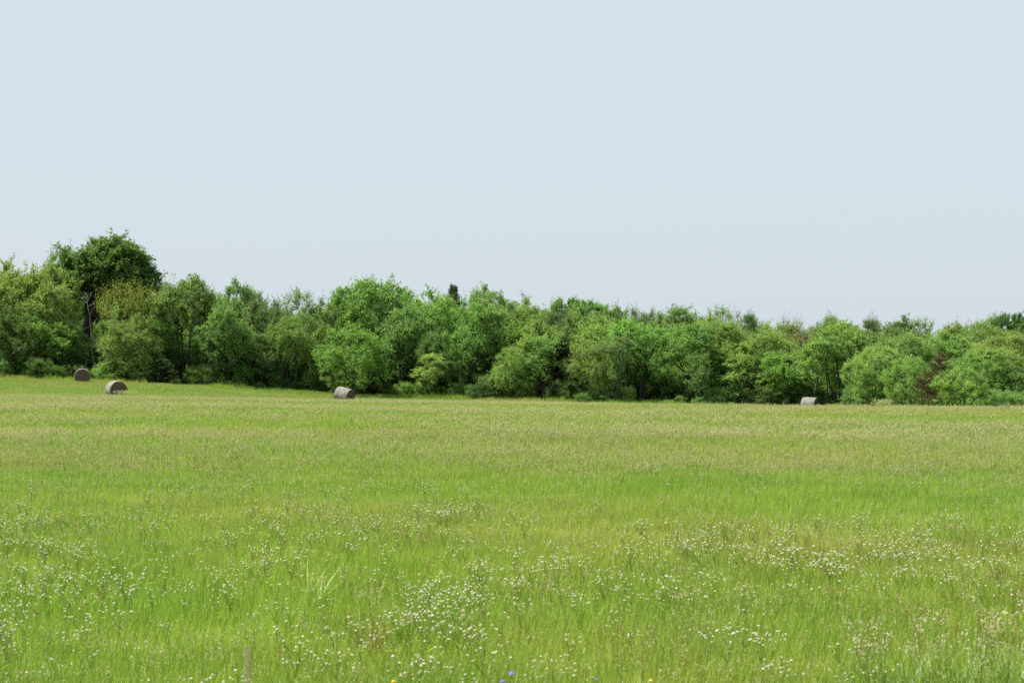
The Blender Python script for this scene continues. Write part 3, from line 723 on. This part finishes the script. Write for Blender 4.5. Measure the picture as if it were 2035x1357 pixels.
def blades(g, r, n, base, h, wd, lean=0.35, curve=0.35, seg=3, m=0, direction=None):
    """n curved tapering blades from base points"""
    a = r.uniform(0, 2 * math.pi, n); d = np.stack([np.cos(a), np.sin(a), np.zeros(n)], 1)
    if direction is not None: d = unit(d + direction)
    s = np.stack([-d[:, 1], d[:, 0], np.zeros(n)], 1)
    tw = r.uniform(-0.9, 0.9, n)[:, None]; s = unit(s * np.cos(tw) + d * np.sin(tw))
    ln = r.uniform(0.05, 1.0, n) * lean; cv = r.uniform(0, 1, n) * curve
    V = []
    for k in range(seg):
        t = k / seg
        c = base + d * (h * (ln * t + cv * t * t))[:, None] + np.array([0, 0, 1.0]) * (h * (t - 0.25 * cv * t * t))[:, None]
        ww = wd * (1 - 0.75 * t * t) * 0.5
        V += [c - s * ww[:, None], c + s * ww[:, None]]
    V.append(base + d * (h * (ln + cv))[:, None] + np.array([0, 0, 1.0]) * (h * (1 - 0.25 * cv))[:, None])
    V = np.stack(V, 1); k = V.shape[1]; b = (np.arange(n) * k)[:, None]
    q = np.concatenate([b + np.array([2 * i, 2 * i + 1, 2 * i + 3, 2 * i + 2]) for i in range(seg - 1)])
    t_ = b + np.array([2 * seg - 2, 2 * seg - 1, 2 * seg])
    g.add(V.reshape(-1, 3), q, t_, m)

def grass_patch(seed, size, n, h, wd, seg=3, mat=None):
    r = rng(seed); g = Geo()
    base = np.stack([r.uniform(-.5, .5, n) * size, r.uniform(-.5, .5, n) * size, np.full(n, -0.02)], 1)
    hh = r.uniform(h * 0.45, h, n) * (0.8 + 0.4 * r.random(n))
    blades(g, r, n, base, hh, wd * r.uniform(.7, 1.3, n), lean=0.28, curve=0.3, seg=seg)
    return g.mesh('grass_patch', [mat or GRASS])

def panicle(g, r, p, H, spread, n, lsz, mstem=0, mseed=1, stemw=0.003):
    """one flowering grass stalk with a loose nodding head"""
    a = r.uniform(0, 6.28); d = np.array([math.cos(a), math.sin(a), 0]); ln = r.uniform(0.05, 0.3)
    top = p + d * H * ln + np.array([0, 0, H])
    C = np.stack([p, p + d * H * ln * 0.35 + np.array([0, 0, H * 0.55]), top])
    v, q = seg_tubes(C[:-1], C[1:], np.full(2, stemw / 2), np.full(2, stemw / 2 * 0.7), 3); g.add(v, q, m=mstem)
    t = r.random(n); hp = top - (top - C[1]) * (t * 0.38)[:, None] + d * (0.05 * (1 - t))[:, None] * H
    hp = hp + r.normal(0, 1, (n, 3)) * np.array([spread, spread, spread * .7]) * (0.35 + t)[:, None]
    ax = unit(r.normal(0, .5, (n, 3)) + np.array([0, 0, 1]) + d * .5); sd_ = unit(np.cross(ax, r.normal(0, 1, (n, 3))))
    l = lsz * r.uniform(.7, 1.4, n)
    v, q = leaf_quads(hp, ax, sd_, l, l * 0.4); g.add(v, q, m=mseed)

def seed_patch(seed, size, n, H, spread, ns, lsz, stemw, mat=None):
    r = rng(seed); g = Geo()
    for i in range(n):
        panicle(g, r, np.array([*(r.uniform(-.5, .5, 2) * size), -0.02]), H * r.uniform(0.75, 1.15), spread, ns, lsz, stemw=stemw)
    return g.mesh('seed_patch', [CULM, mat or SEED])

def flower_head(g, r, c, rad, m, petals=12, dome=0.5):
    """ray petals round a small dome"""
    a = np.arange(petals) * 2 * math.pi / petals + r.uniform(0, 6)
    tilt = np.array([r.normal(0, .25), r.normal(0, .25), 1.0]); tilt /= np.linalg.norm(tilt)
    x = unit(np.cross(tilt, [0.3, 0.9, 0.1])); y = np.cross(tilt, x)
    rim = c + (x * np.cos(a)[:, None] + y * np.sin(a)[:, None]) * rad
    mid = c + (x * np.cos(a)[:, None] + y * np.sin(a)[:, None]) * rad * 0.62 + tilt * rad * dome * 0.75
    v = np.vstack([rim, mid, c + tilt * rad * dome]); q = [(i, (i + 1) % petals, petals + (i + 1) % petals, petals + i) for i in range(petals)]
    t = [(petals + i, petals + (i + 1) % petals, 2 * petals) for i in range(petals)]
    g.add(v, q, t, m)

def flower_plant(seed, petalmat, heads=(4, 9), H=0.45, hr=0.011, spread=0.08):
    r = rng(seed); g = Geo(); n = r.integers(*heads)
    top = np.array([r.normal(0, .05), r.normal(0, .05), H * 0.72])
    v, q = seg_tubes([[0, 0, -.02], [top[0] * .5, top[1] * .5, H * .4]], [[top[0] * .5, top[1] * .5, H * .4], top], [.001, .0009], [.0009, .0008], 3); g.add(v, q, m=0)
    for i in range(n):
        e = top + np.array([r.normal(0, spread), r.normal(0, spread), H * r.uniform(0.16, 0.34)])
        v, q = seg_tubes([top - np.array([0, 0, r.uniform(0, .06)])], [e], [.0013], [.001], 3); g.add(v, q, m=0)
        flower_head(g, r, e, hr * r.uniform(.75, 1.25), 1, 9, 0.7)
    nl = 3; hz = r.uniform(0.1, .5, nl) * H; ax = unit(r.normal(0, 1, (nl, 3)) + np.array([0, 0, .6]))
    v, q = leaf_quads(np.stack([np.zeros(nl), np.zeros(nl), hz], 1) + ax * .03, ax, unit(np.cross(ax, [0.2, .4, .8])), np.full(nl, .07), np.full(nl, .012)); g.add(v, q, m=0)
    return g.mesh('flower_plant', [STEM, petalmat])

def in_view(n, r0, r1, r, margin=0.06, pw=1.0):
    """points of even ground density inside the widened view wedge"""
    y = np.sqrt(r.random(n) * (r1 ** 2 - r0 ** 2) + r0 ** 2)
    x = r.uniform(-1, 1, n) * ((0.261 + margin) * y + 1.5)
    return x, y
def vnoise(x, y, s, seed):
    """smooth value noise 0..1"""
    r = rng(seed); tab = r.random((64, 64)); fx = x / s + 1000.5; fy = y / s + 1000.5
    ix = np.floor(fx).astype(int); iy = np.floor(fy).astype(int); u = fx - ix; v = fy - iy
    u = u * u * (3 - 2 * u); v = v * v * (3 - 2 * v); t = lambda a, b: tab[a % 64, b % 64]
    return (t(ix, iy) * (1 - u) + t(ix + 1, iy) * u) * (1 - v) + (t(ix, iy + 1) * (1 - u) + t(ix + 1, iy + 1) * u) * v
def fbm(x, y, s, seed): return (vnoise(x, y, s, seed) * .55 + vnoise(x, y, s * .45, seed + 1) * .3 + vnoise(x, y, s * .2, seed + 2) * .15)

def field_edge(x, y):
    """True inside the meadow (in front of the wood)"""
    u = CX + FPX * x / np.maximum(y, 1)
    return y < np.interp(u, EDGE_U, EDGE_R) + 3
def put(name, coll, nvar, x, y, r, s0, s1, label, cat, hs=None, tilt=0.0):
    k = field_edge(x, y); x = x[k]; y = y[k]; n = len(x); s = r.uniform(s0, s1, n); hz = s if hs is None else s * hs[k]
    scatter(name, coll, np.stack([x, y, ground(x, y)], 1), r.integers(0, nvar, n),
            np.stack([r.normal(0, tilt, n), r.normal(0, tilt, n), r.uniform(0, 6.28, n)], 1), np.stack([s, s, hz], 1), label, cat)

rs = rng(900)
# short leafy grass, near / middle / far
ca = proto_collection('near_grass_patch', [grass_patch(300 + i, 0.6, 330, 0.19, 0.0042, 3) for i in range(6)])
x, y = in_view(5200, 3.0, 30, rs, 0.05); hs = 0.75 + 0.6 * fbm(x, y, 4, 40)
put('near_meadow_grass', ca, 6, x, y, rs, 0.85, 1.2, 'fine green meadow grass in the foreground', 'grass', hs)
cb = proto_collection('mid_grass_patch', [grass_patch(320 + i, 1.2, 460, 0.23, 0.0085, 2) for i in range(5)])
x, y = in_view(9000, 28, 100, rs, 0.05); hs = 0.75 + 0.6 * fbm(x, y, 7, 41)
put('middle_meadow_grass', cb, 5, x, y, rs, 0.85, 1.25, 'green meadow grass across the middle of the field', 'grass', hs)
cc = proto_collection('far_grass_patch', [grass_patch(340 + i, 2.4, 520, 0.24, 0.022, 2, GRASS_FAR) for i in range(4)])
x, y = in_view(12000, 95, 212, rs, 0.05); hs = 0.7 + 0.6 * fbm(x, y, 10, 42)
put('far_meadow_grass', cc, 4, x, y, rs, 0.85, 1.2, 'smooth green grass at the far side of the field below the wood', 'grass', hs)

cw = proto_collection('fringe_weed', [grass_patch(360 + i, 0.9, 70, 0.3, 0.03, 3) for i in range(4)])
uu = rs.uniform(-250, 2300, 1500); rr = np.interp(uu, EDGE_U, EDGE_R) + rs.normal(0.5, 1.3, 1500); x = px(uu, rr); y = rr
put('fringe_weeds', cw, 4, x, y, rs, 0.7, 1.3, 'ragged tall weeds where the field meets the wood', 'weeds', 0.8 + 3.2 * fbm(x, y, 5, 44) ** 2, 0.08)

# flowering grasses: pale seed heads, thickest in a broad belt across the middle of the field
def seed_density(x, y):
    belt = np.interp(y, [3, 7.5, 9, 13, 17, 22, 28, 40, 95, 115, 135, 160, 210], [.6, .6, .3, .22, .2, .4, .8, .95, .95, .8, .3, .18, .12])
    f = fbm(x * 0.25, y, 8, 70)
    return belt * np.clip((f - 0.36) * 4.2, 0.08, 1.3)
sa = proto_collection('near_seed_patch', [seed_patch(400 + i, 0.5, 6, 0.36, 0.012, 22, 0.0095, 0.0018) for i in range(6)])
x, y = in_view(6500, 3.0, 40, rs, 0.05); k = rs.random(len(x)) < seed_density(x, y); x, y = x[k], y[k]
put('near_seed_grass', sa, 6, x, y, rs, 0.75, 1.1, 'loose pale grass seed heads in the foreground', 'grass', None, 0.05)
sb = proto_collection('far_seed_patch', [seed_patch(420 + i, 1.1, 17, 0.36, 0.02, 13, 0.02, 0.0035) for i in range(5)])
x, y = in_view(12500, 36, 125, rs, 0.05); k = rs.random(len(x)) < seed_density(x, y); x, y = x[k], y[k]
put('field_seed_grass', sb, 5, x, y, rs, 0.75, 1.1, 'broad belt of beige grass seed heads across the field', 'grass', None, 0.05)
x, y = in_view(5200, 120, 205, rs, 0.05); k = rs.random(len(x)) < seed_density(x, y); x, y = x[k], y[k]
put('distant_seed_grass', sb, 5, x, y, rs, 0.7, 1.0, 'thin scatter of seed heads near the far bales', 'grass', None, 0.05)

rsd = proto_collection('rusty_seed_patch', [seed_patch(440 + i, 0.5, 7, 0.3, 0.01, 20, 0.012, 0.0022, RUST) for i in range(4)])
x, y = in_view(3000, 7, 30, rs, 0.05)
k = rs.random(len(x)) < np.clip((fbm(x * 0.4, y, 5, 95) - 0.54) * 4, 0.01, 0.45) * np.where((x > 1.5) | (y < 9.5), 1.0, 0.35); x, y = x[k], y[k]
put('rusty_seed_grass', rsd, 4, x, y, rs, 0.7, 1.0, 'patches of thin rust-tinged grass stalks in the near meadow', 'grass', None, 0.05)
fsd = proto_collection('fine_seed_patch', [seed_patch(450 + i, 0.6, 9, 0.25, 0.011, 7, 0.01, 0.0015) for i in range(5)])
x, y = in_view(7000, 6, 40, rs, 0.05); k = rs.random(len(x)) < np.clip((fbm(x * 0.6, y, 3, 99) - 0.36) * 4, 0.1, 0.9); x, y = x[k], y[k]
put('fine_seed_grass', fsd, 5, x, y, rs, 0.8, 1.15, 'fine cream flecks of grass flowers through the near meadow', 'grass', None, 0.05)

# white, yellow flowers
def clumpy(x, y, seed, s=2.2, thr=0.52): return np.clip((fbm(x, y, s, seed) - thr) * 7, 0.03, 1)
fw = proto_collection('white_flower', [flower_plant(500 + i, WHITE, (3, 9), 0.29, 0.0058, 0.04) for i in range(7)])
x, y = in_view(8600, 6, 18, rs, 0.05); x2, y2 = in_view(14000, 16, 50, rs, 0.05); x = np.r_[x, x2]; y = np.r_[y, y2]
dens = np.interp(y, [6, 8, 9, 10.2, 13.5, 16, 19, 28, 50], [.03, .08, .6, .9, .9, .4, .2, .14, .05]) * np.maximum(clumpy(x, y, 80, 0.8, 0.53), 0.1) * np.clip(fbm(x, y, 4, 86) * 2.6 - 0.5, 0.45, 1) * np.where(x < 0, 1.5, 0.72)
k = rs.random(len(x)) < dens; x, y = x[k], y[k]
put('white_flowers', fw, 7, x, y, rs, 0.75, 1.15, 'small white daisy-like flowers in drifts over the near grass', 'flowers', None, 0.06)
fy = proto_collection('yellow_flower', [flower_plant(540 + i, YELLOW, (1, 4), 0.28, 0.008, 0.05) for i in range(4)])
x, y = in_view(1500, 6, 60, rs, 0.05); k = rs.random(len(x)) < 0.25 * clumpy(x, y, 90, 5, 0.5) + 0.015; x, y = x[k], y[k]
put('yellow_flowers', fy, 4, x, y, rs, 0.8, 1.1, 'tiny yellow flowers dotted through the meadow', 'flowers', None, 0.06)

# ------------------------------------------------------------------ hay bales
def mat_wrap():
    m, nt = new_mat('weathered_net_wrap')
    tc = N(nt, 'ShaderNodeTexCoord'); g = N(nt, 'ShaderNodeNewGeometry')
    mp = N(nt, 'ShaderNodeMapping'); mp.inputs['Scale'].default_value = (9, 1.2, 1.2); nt.links.new(tc.outputs['Object'], mp.inputs[0])
    n1 = N(nt, 'ShaderNodeTexNoise'); n1.inputs['Scale'].default_value = 1.6; n1.inputs['Detail'].default_value = 5
    nt.links.new(mp.outputs[0], n1.inputs['Vector'])
    n2 = N(nt, 'ShaderNodeTexNoise'); n2.inputs['Scale'].default_value = 22; n2.inputs['Detail'].default_value = 4
    nt.links.new(tc.outputs['Object'], n2.inputs['Vector'])
    c = ramp(nt, n1.outputs[0], [(0.3, (0.1, 0.098, 0.085)), (0.55, (0.23, 0.228, 0.2)), (0.75, (0.4, 0.4, 0.365))])
    c = mixc(nt, 1.0, c, ramp(nt, n2.outputs[0], [(0.3, (0.72, 0.72, 0.72)), (0.7, (1.15, 1.15, 1.13))]), 'MULTIPLY')
    p = N(nt, 'ShaderNodeBsdfPrincipled'); p.inputs['Roughness'].default_value = 0.8; p.inputs['Specular IOR Level'].default_value = 0.25
    nt.links.new(c, p.inputs['Base Color'])
    bp = N(nt, 'ShaderNodeBump'); bp.inputs['Strength'].default_value = 0.7; bp.inputs['Distance'].default_value = 0.02
    nt.links.new(n2.outputs[0], bp.inputs['Height']); nt.links.new(bp.outputs[0], p.inputs['Normal'])
    o = N(nt, 'ShaderNodeOutputMaterial'); nt.links.new(p.outputs[0], o.inputs[0]); return m
def mat_hay():
    m, nt = new_mat('weathered_hay_end')
    tc = N(nt, 'ShaderNodeTexCoord')
    wv = N(nt, 'ShaderNodeTexWave', wave_type='RINGS', rings_direction='X'); wv.inputs['Scale'].default_value = 5.5; wv.inputs['Distortion'].default_value = 5; wv.inputs['Detail'].default_value = 4
    n2 = N(nt, 'ShaderNodeTexNoise'); n2.inputs['Scale'].default_value = 18; n2.inputs['Detail'].default_value = 6
    for n in (wv, n2): nt.links.new(tc.outputs['Object'], n.inputs['Vector'])
    c = ramp(nt, wv.outputs['Fac'], [(0.2, (0.075, 0.06, 0.046)), (0.8, (0.16, 0.128, 0.095))])
    c = mixc(nt, 1.0, c, ramp(nt, n2.outputs[0], [(0.3, (0.6, 0.6, 0.6)), (0.72, (1.4, 1.35, 1.3))]), 'MULTIPLY')
    p = N(nt, 'ShaderNodeBsdfPrincipled'); p.inputs['Roughness'].default_value = 1; p.inputs['Specular IOR Level'].default_value = 0.05
    nt.links.new(c, p.inputs['Base Color'])
    o = N(nt, 'ShaderNodeOutputMaterial'); nt.links.new(p.outputs[0], o.inputs[0]); return m
WRAP, HAY = mat_wrap(), mat_hay()
STRAW = mat_simple_leaf('loose_straw', [(0, (0.12, 0.09, 0.06)), (1, (0.26, 0.22, 0.15))], 0.15)

def bale(u, r_, D, L, theta, label, roll=0.0, seed=1, sink=0.05):
    """net-wrapped round bale lying on its side; theta = how far its near end turns from the camera to the right"""
    r = rng(seed); x = px(u, r_); z = gz(x, r_)
    e = empty('hay_bale', (x, r_, z))
    e.rotation_euler = (0, 0, 0)
    rad = D / 2; na, nl = 44, 15
    s = np.linspace(-L / 2, L / 2, nl); a = np.arange(na) * 2 * math.pi / na
    prof = 1 - 0.035 * (np.abs(s) / (L / 2)) ** 6 + r.normal(0, 0.004, nl)
    S, A = np.meshgrid(s, a, indexing='ij'); PR = np.repeat(prof[:, None], na, 1)
    bump = 0.012 * np.sin(A * 3 + seed) + 0.008 * np.sin(A * 7 + S * 4 + seed * 2) + r.normal(0, 0.004, S.shape)
    rr_ = rad * (PR + bump)
    yy = np.cos(A) * rr_ * 1.03; zz = np.sin(A) * rr_
    zz = np.where(zz < 0, zz * (0.93 + 0.0 * zz), zz)          # sag onto the ground
    floor = -rad * 0.86; zz = np.maximum(zz, floor)
    V = np.stack([S, yy, zz - floor - sink], -1).reshape(-1, 3)
    q = [(i * na + k, i * na + (k + 1) % na, (i + 1) * na + (k + 1) % na, (i + 1) * na + k) for i in range(nl - 1) for k in range(na)]
    rm = Matrix.Rotation(-(math.pi / 2) + theta, 4, 'Z')
    # axis +X local becomes the near end: pointing to the camera, turned right by theta
    e.rotation_euler = (Matrix.Rotation(-math.pi / 2 + theta, 4, 'Z') @ Matrix.Rotation(roll, 4, 'Y')).to_euler()
    obj('net_wrap', mesh_np('net_wrap', V, q, smooth=True, mats=[WRAP]), e)
    for end, sg in ((nl - 1, 1), (0, -1)):
        ring = V.reshape(nl, na, 3)[end]; c = ring.mean(0)
        g = Geo(); vs = []; nr = 9
        for j in range(nr):
            f = 1 - j / nr; b = 0.035 * math.sin(min(1, (1 - f) * 4) * math.pi / 2) + 0.012 * math.sin(j * 2.3)
            rg = c + (ring - c) * (f * 0.985 if j else 0.985) ; rg = rg + r.normal(0, 0.008, rg.shape) * (j > 0); rg[:, 0] += sg * b * (j > 0) ; vs.append(rg)
        vs = np.concatenate(vs + [c[None] + np.array([[sg * 0.03, 0, 0]])])
        q = [(j * na + k, j * na + (k + 1) % na, (j + 1) * na + (k + 1) % na, (j + 1) * na + k) for j in range(nr - 1) for k in range(na)]
        t = [((nr - 1) * na + k, (nr - 1) * na + (k + 1) % na, nr * na) for k in range(na)]
        g.add(vs, q, t)
        he = obj('hay_end', g.mesh('hay_end', [HAY], True), e)
        gs = Geo(); n = 260; f = np.sqrt(r.random(n)) * 0.96; aa = r.integers(0, na, n)
        p = c + (ring[aa] - c) * f[:, None]; p[:, 0] += sg * 0.03
        tang = unit(np.stack([np.full(n, 0.25 * sg) + r.normal(0, .2, n), -(p - c)[:, 2], (p - c)[:, 1]], 1) + r.normal(0, .25, (n, 3)))
        v, qq = leaf_quads(p, tang, unit(np.cross(tang, [1, 0.1, 0.2])), r.uniform(.08, .2, n), np.full(n, .012)); gs.add(v, qq)
        tag(obj('loose_straw', gs.mesh('loose_straw', [STRAW]), he), kind='stuff')
    tag(e, label, 'hay bale', 'round hay bales in the field')
    return e
bale(164, 190, 1.52, 1.25, R(11), 'far round bale on the left with a small bird on top', 0.02, 1)
bale(231, 167, 1.55, 1.3, R(30), 'round bale at left with a dark end and a green grass tuft before it', 0.03, 2)
bale(682, 181, 1.5, 1.35, R(62), 'tilted grey round bale lying alone left of centre', 0.2, 3)
bale(1609, 184, 1.5, 1.3, R(61), 'pale round bale at right, half hidden behind the grass crest', 0.03, 4)

# small bird on the far bale
def bird():
    x, r_ = px(164, 190), 190.0 - 0.25; z = gz(px(164, 190), 190) + 0.5 * 1.52 * 1.86 - 0.03
    e = empty('bird', (x, r_, z))
    BR = mat_simple_leaf('bird_brown', [(0, (0.2, 0.15, 0.1)), (1, (0.24, 0.18, 0.12))], 0.0); BU = mat_simple_leaf('bird_buff', [(0, (0.5, 0.42, 0.3)), (1, (0.55, 0.47, 0.35))], 0.0)
    DK = mat_simple_leaf('bird_dark', [(0, (0.05, 0.04, 0.03)), (1, (0.06, 0.05, 0.04))], 0.0)
    t = np.linspace(0, 1, 12)
    body = np.stack([0.11 * (1 - t) - 0.02, 0 * t, 0.05 + 0.17 * t], 1); rd = 0.058 * np.sin(np.pi * (0.08 + 0.84 * t)) ** 0.7
    rd[8:] = [0.036, 0.037, 0.034, 0.02]
    g = Geo(); g.add(*polytube(body, rd, 10)); obj('body', g.mesh('bird_body', [BU], True), e)
    g = Geo(); g.add(*polytube([[0.06, 0, 0.1], [0.13, 0, 0.05], [0.21, 0, 0.02]], [0.03, 0.022, 0.012], 6)); obj('tail', g.mesh('bird_tail', [BR], True), e)
    for s in (-1, 1):
        g = Geo(); g.add(*polytube([[-0.01, s * .04, 0.17], [0.04, s * .052, 0.11], [0.12, s * .03, 0.05]], [0.018, 0.03, 0.008], 6)); obj('wing', g.mesh('bird_wing', [BR], True), e)
        g = Geo(); g.add(*polytube([[0.03, s * .02, 0.07], [0.03, s * .02, -0.02]], [0.006, 0.005], 5)); obj('leg', g.mesh('bird_leg', [DK], True), e)
    g = Geo(); g.add(*polytube([[-0.04, 0, 0.205], [-0.075, 0, 0.2]], [0.01, 0.002], 5)); obj('beak', g.mesh('bird_beak', [DK], True), e)
    tag(e, 'small brown bird perched on top of the far left bale', 'bird')
bird()

# ------------------------------------------------------------------ single clumps and flowers that stand out
def clump(name, u, r_, wpx_, h, n, mat, label, seed, wd=None, heads=0, lean=0.5, off=0.0):
    r = rng(seed); x = px(u, r_); W = wpx_ / FPX * r_; wd = wd or max(0.006, 0.35 / FPX * 2 * r_)
    g = Geo(); a = r.uniform(0, 6.28, n); f = np.sqrt(r.random(n))
    base = np.stack([np.cos(a) * f * W * 0.4, np.sin(a) * f * W * 0.4, np.full(n, -0.03)], 1)
    hh = h * r.uniform(.55, 1.05, n) * (1.1 - 0.55 * f * f)
    blades(g, r, n, base, hh, np.full(n, wd) * r.uniform(.7, 1.3, n), lean, 0.5, 3)
    e = empty(name, (x, r_, gz(x, r_)))
    obj('blades', g.mesh('clump_blades', [mat]), e)
    if heads:
        g = Geo()
        for i in range(heads):
            panicle(g, r, np.array([r.normal(0, W * .25), r.normal(0, W * .25), 0]), h * r.uniform(.7, 1.12), 0.014 * max(1, r_ / 30), 24, 0.012 * max(1, r_ / 40), stemw=max(0.0025, wd * .4))
        tag(obj('seed_heads', g.mesh('clump_heads', [CULM, SEED]), e), kind='stuff')
    tag(e, label, 'grass clump', 'clumps that stand out of the meadow')
clump('grass_clump', 245, 162, 36, 0.62, 300, LUSH, 'green grass tuft in front of the dark-ended bale', 601, heads=30)
clump('grass_clump', 815, 150, 42, 0.42, 260, LUSH, 'low green clump right of the tilted bale', 602)
clump('grass_clump', 700, 172, 40, 0.4, 160, LUSH, 'green tuft at the right foot of the tilted bale', 615)
clump('grass_clump', 1095, 112, 30, 0.5, 160, LUSH, 'green clump on the far field rim near the centre', 603)
clump('grass_clump', 1285, 84, 26, 0.5, 150, LUSH, 'small dark green clump right of centre below the field rim', 604)
clump('grass_clump', 1655, 100, 22, 0.5, 150, GRASS, 'yellowish grass tuft right beside the half-hidden bale', 605)
clump('grass_clump', 1755, 104, 55, 0.6, 200, GRASS, 'beige grass clump on the rim left of the rusty dead cedar', 606, heads=70)
clump('sage_clump', 1995, 97, 38, 0.62, 240, SAGE, 'grey-green leafy weed on the field rim at the right edge', 607, wd=0.03)
clump('grass_clump', 1530, 24, 70, 0.42, 200, LUSH, 'dark green tuft alone in the right middle of the meadow', 608, wd=0.008)
clump('grass_clump', 735, 10.6, 60, 0.42, 120, RUST, 'rusty brown grass tuft in the foreground left of centre', 609, wd=0.004, heads=5)
clump('grass_clump', 612, 12.6, 70, 0.4, 40, GRASS, 'broad yellow-green blades in the foreground right of the blurred stalk', 610, wd=0.012, lean=0.9)
clump('grass_clump', 246, 14.2, 26, 0.42, 40, LUSH, 'narrow dark green weed in the left foreground', 611, wd=0.01, lean=0.3)
for i, (u_, r_, w_, h_, lb) in enumerate([
    (1740, 9.0, 180, 0.42, 'tall grass tussock in the bottom right corner, leftmost of four'), (1840, 8.7, 200, 0.5, 'tall grass tussock in the bottom right corner, second from left'),
    (1935, 8.6, 200, 0.52, 'tall grass tussock in the bottom right corner, third from left'), (2025, 8.8, 190, 0.48, 'tall grass tussock cut by the right edge at the bottom')]):
    clump('grass_tussock', u_, r_, w_, h_, 300, LUSH, lb, 620 + i, wd=0.006, heads=16, lean=0.45)

def single_flower(name, u, v, r_, rad, mat, label, n=1, cat='flower', group=None):
    x = px(u, r_); z = gz(x, r_); top = pz(v, r_) - z; r = rng(int(u))
    e = empty(name, (x, r_, z))
    g = Geo(); g.add(*polytube([[0.03, 0, -.02], [0.01, 0.01, top * .5], [0, 0, top]], [.003, .0025, .002], 5)); obj('stem', g.mesh('stem', [STEM], True), e)
    for i in range(n):
        g = Geo(); c = np.array([0, 0, top]) if i == 0 else np.array([r.normal(0, rad * 2.2), r.normal(0, rad * 2), top - abs(r.normal(0, rad * 2))])
        flower_head(g, r, c, rad, 0, 11, 0.75)
        k = 26; d = unit(r.normal(0, 1, (k, 3)) + np.array([0, 0, .6])); vv, qq = leaf_quads(c + d * rad * .8, d, unit(np.cross(d, r.normal(0, 1, (k, 3)))), np.full(k, rad * .8), np.full(k, rad * .4)); g.add(vv, qq)
        if i: 
            gs = Geo(); gs.add(*polytube([[0, 0, top * .5], c], [.002, .0015], 4)); obj('stem', gs.mesh('stem', [STEM], True), e)
        obj('flower_head', g.mesh('flower_head', [mat], True), e)
    tag(e, label, cat, group)
single_flower('purple_flower', 1017, 1337, 8.4, 0.0125, PURPLE, 'purple flower near the bottom edge, upper of two', group='purple flowers')
single_flower('purple_flower', 998, 1353, 8.3, 0.011, PURPLE, 'purple flower at the bottom edge, lower of two', group='purple flowers')
single_flower('purple_flower', 1185, 1349, 8.4, 0.008, PURPLE, 'small blue-violet flower at the bottom edge right of centre', group='purple flowers')
single_flower('purple_flower', 42, 914, 31, 0.02, PURPLE, 'lilac flower cluster in the left middle of the meadow', 5, group='purple flowers')
single_flower('yellow_flower', 783, 1353, 8.3, 0.011, YELLOW, 'yellow flower at the bottom edge left of centre', group='yellow flowers')
single_flower('yellow_flower', 1294, 1351, 8.3, 0.01, YELLOW, 'yellow flower at the bottom edge right of centre', group='yellow flowers')
single_flower('orange_flower', 178, 803, 98, 0.055, ORANGE, 'orange flower spike below left of the dark-ended bale', 7, group='orange flowers')
single_flower('orange_flower', 293, 803, 98, 0.045, ORANGE, 'orange flower spike below right of the dark-ended bale', 5, group='orange flowers')

# out-of-focus dry weed stalks close to the camera
def stalk(u, vtop, r_, rad, label, seed, branches=5):
    r = rng(seed); x = px(u, r_); z = gz(x, r_); top = pz(vtop, r_) - z
    e = empty('dry_stalk', (x, r_, z))
    n = 12; t = np.linspace(0, 1, n); P = np.stack([0.012 * np.sin(t * 4 + seed) - 0.01 * t, 0.01 * t, top * t - 0.02], 1)
    g = Geo(); g.add(*polytube(P, np.interp(t, [0, 1], [rad * 1.4, rad * .8]), 8)); obj('stem', g.mesh('stalk_stem', [DRY], True), e)
    for i in range(branches):
        a = r.uniform(-1, 1); b0 = P[-1 - (i % 3)]; b1 = b0 + np.array([a * .03, r.normal(0, .02), r.uniform(.02, .06)])
        g = Geo(); g.add(*polytube([b0, (b0 + b1) / 2 + [0.003, 0, 0.004], b1], [rad * .5, rad * .4, rad * .3], 5)); br = obj('branch', g.mesh('stalk_branch', [DRY], True), e)
        g = Geo(); k = 14; d = unit(r.normal(0, 1, (k, 3)) + np.array([0, 0, .7])); vv, qq = leaf_quads(b1 + d * .006, d, unit(np.cross(d, r.normal(0, 1, (k, 3)))), np.full(k, .014), np.full(k, .004)); g.add(vv, qq)
        obj('seed_cluster', g.mesh('seed_cluster', [DRY]), br)
    tag(e, label, 'dry weed', 'blurred dry stalks close to the camera')
stalk(500, 1252, 2.1, 0.0021, 'blurred grey-brown dry stalk near the bottom left, the taller one', 9, 0)
stalk(613, 1325, 2.3, 0.0014, 'faint short blurred dry stalk right of the taller one', 12, 0)
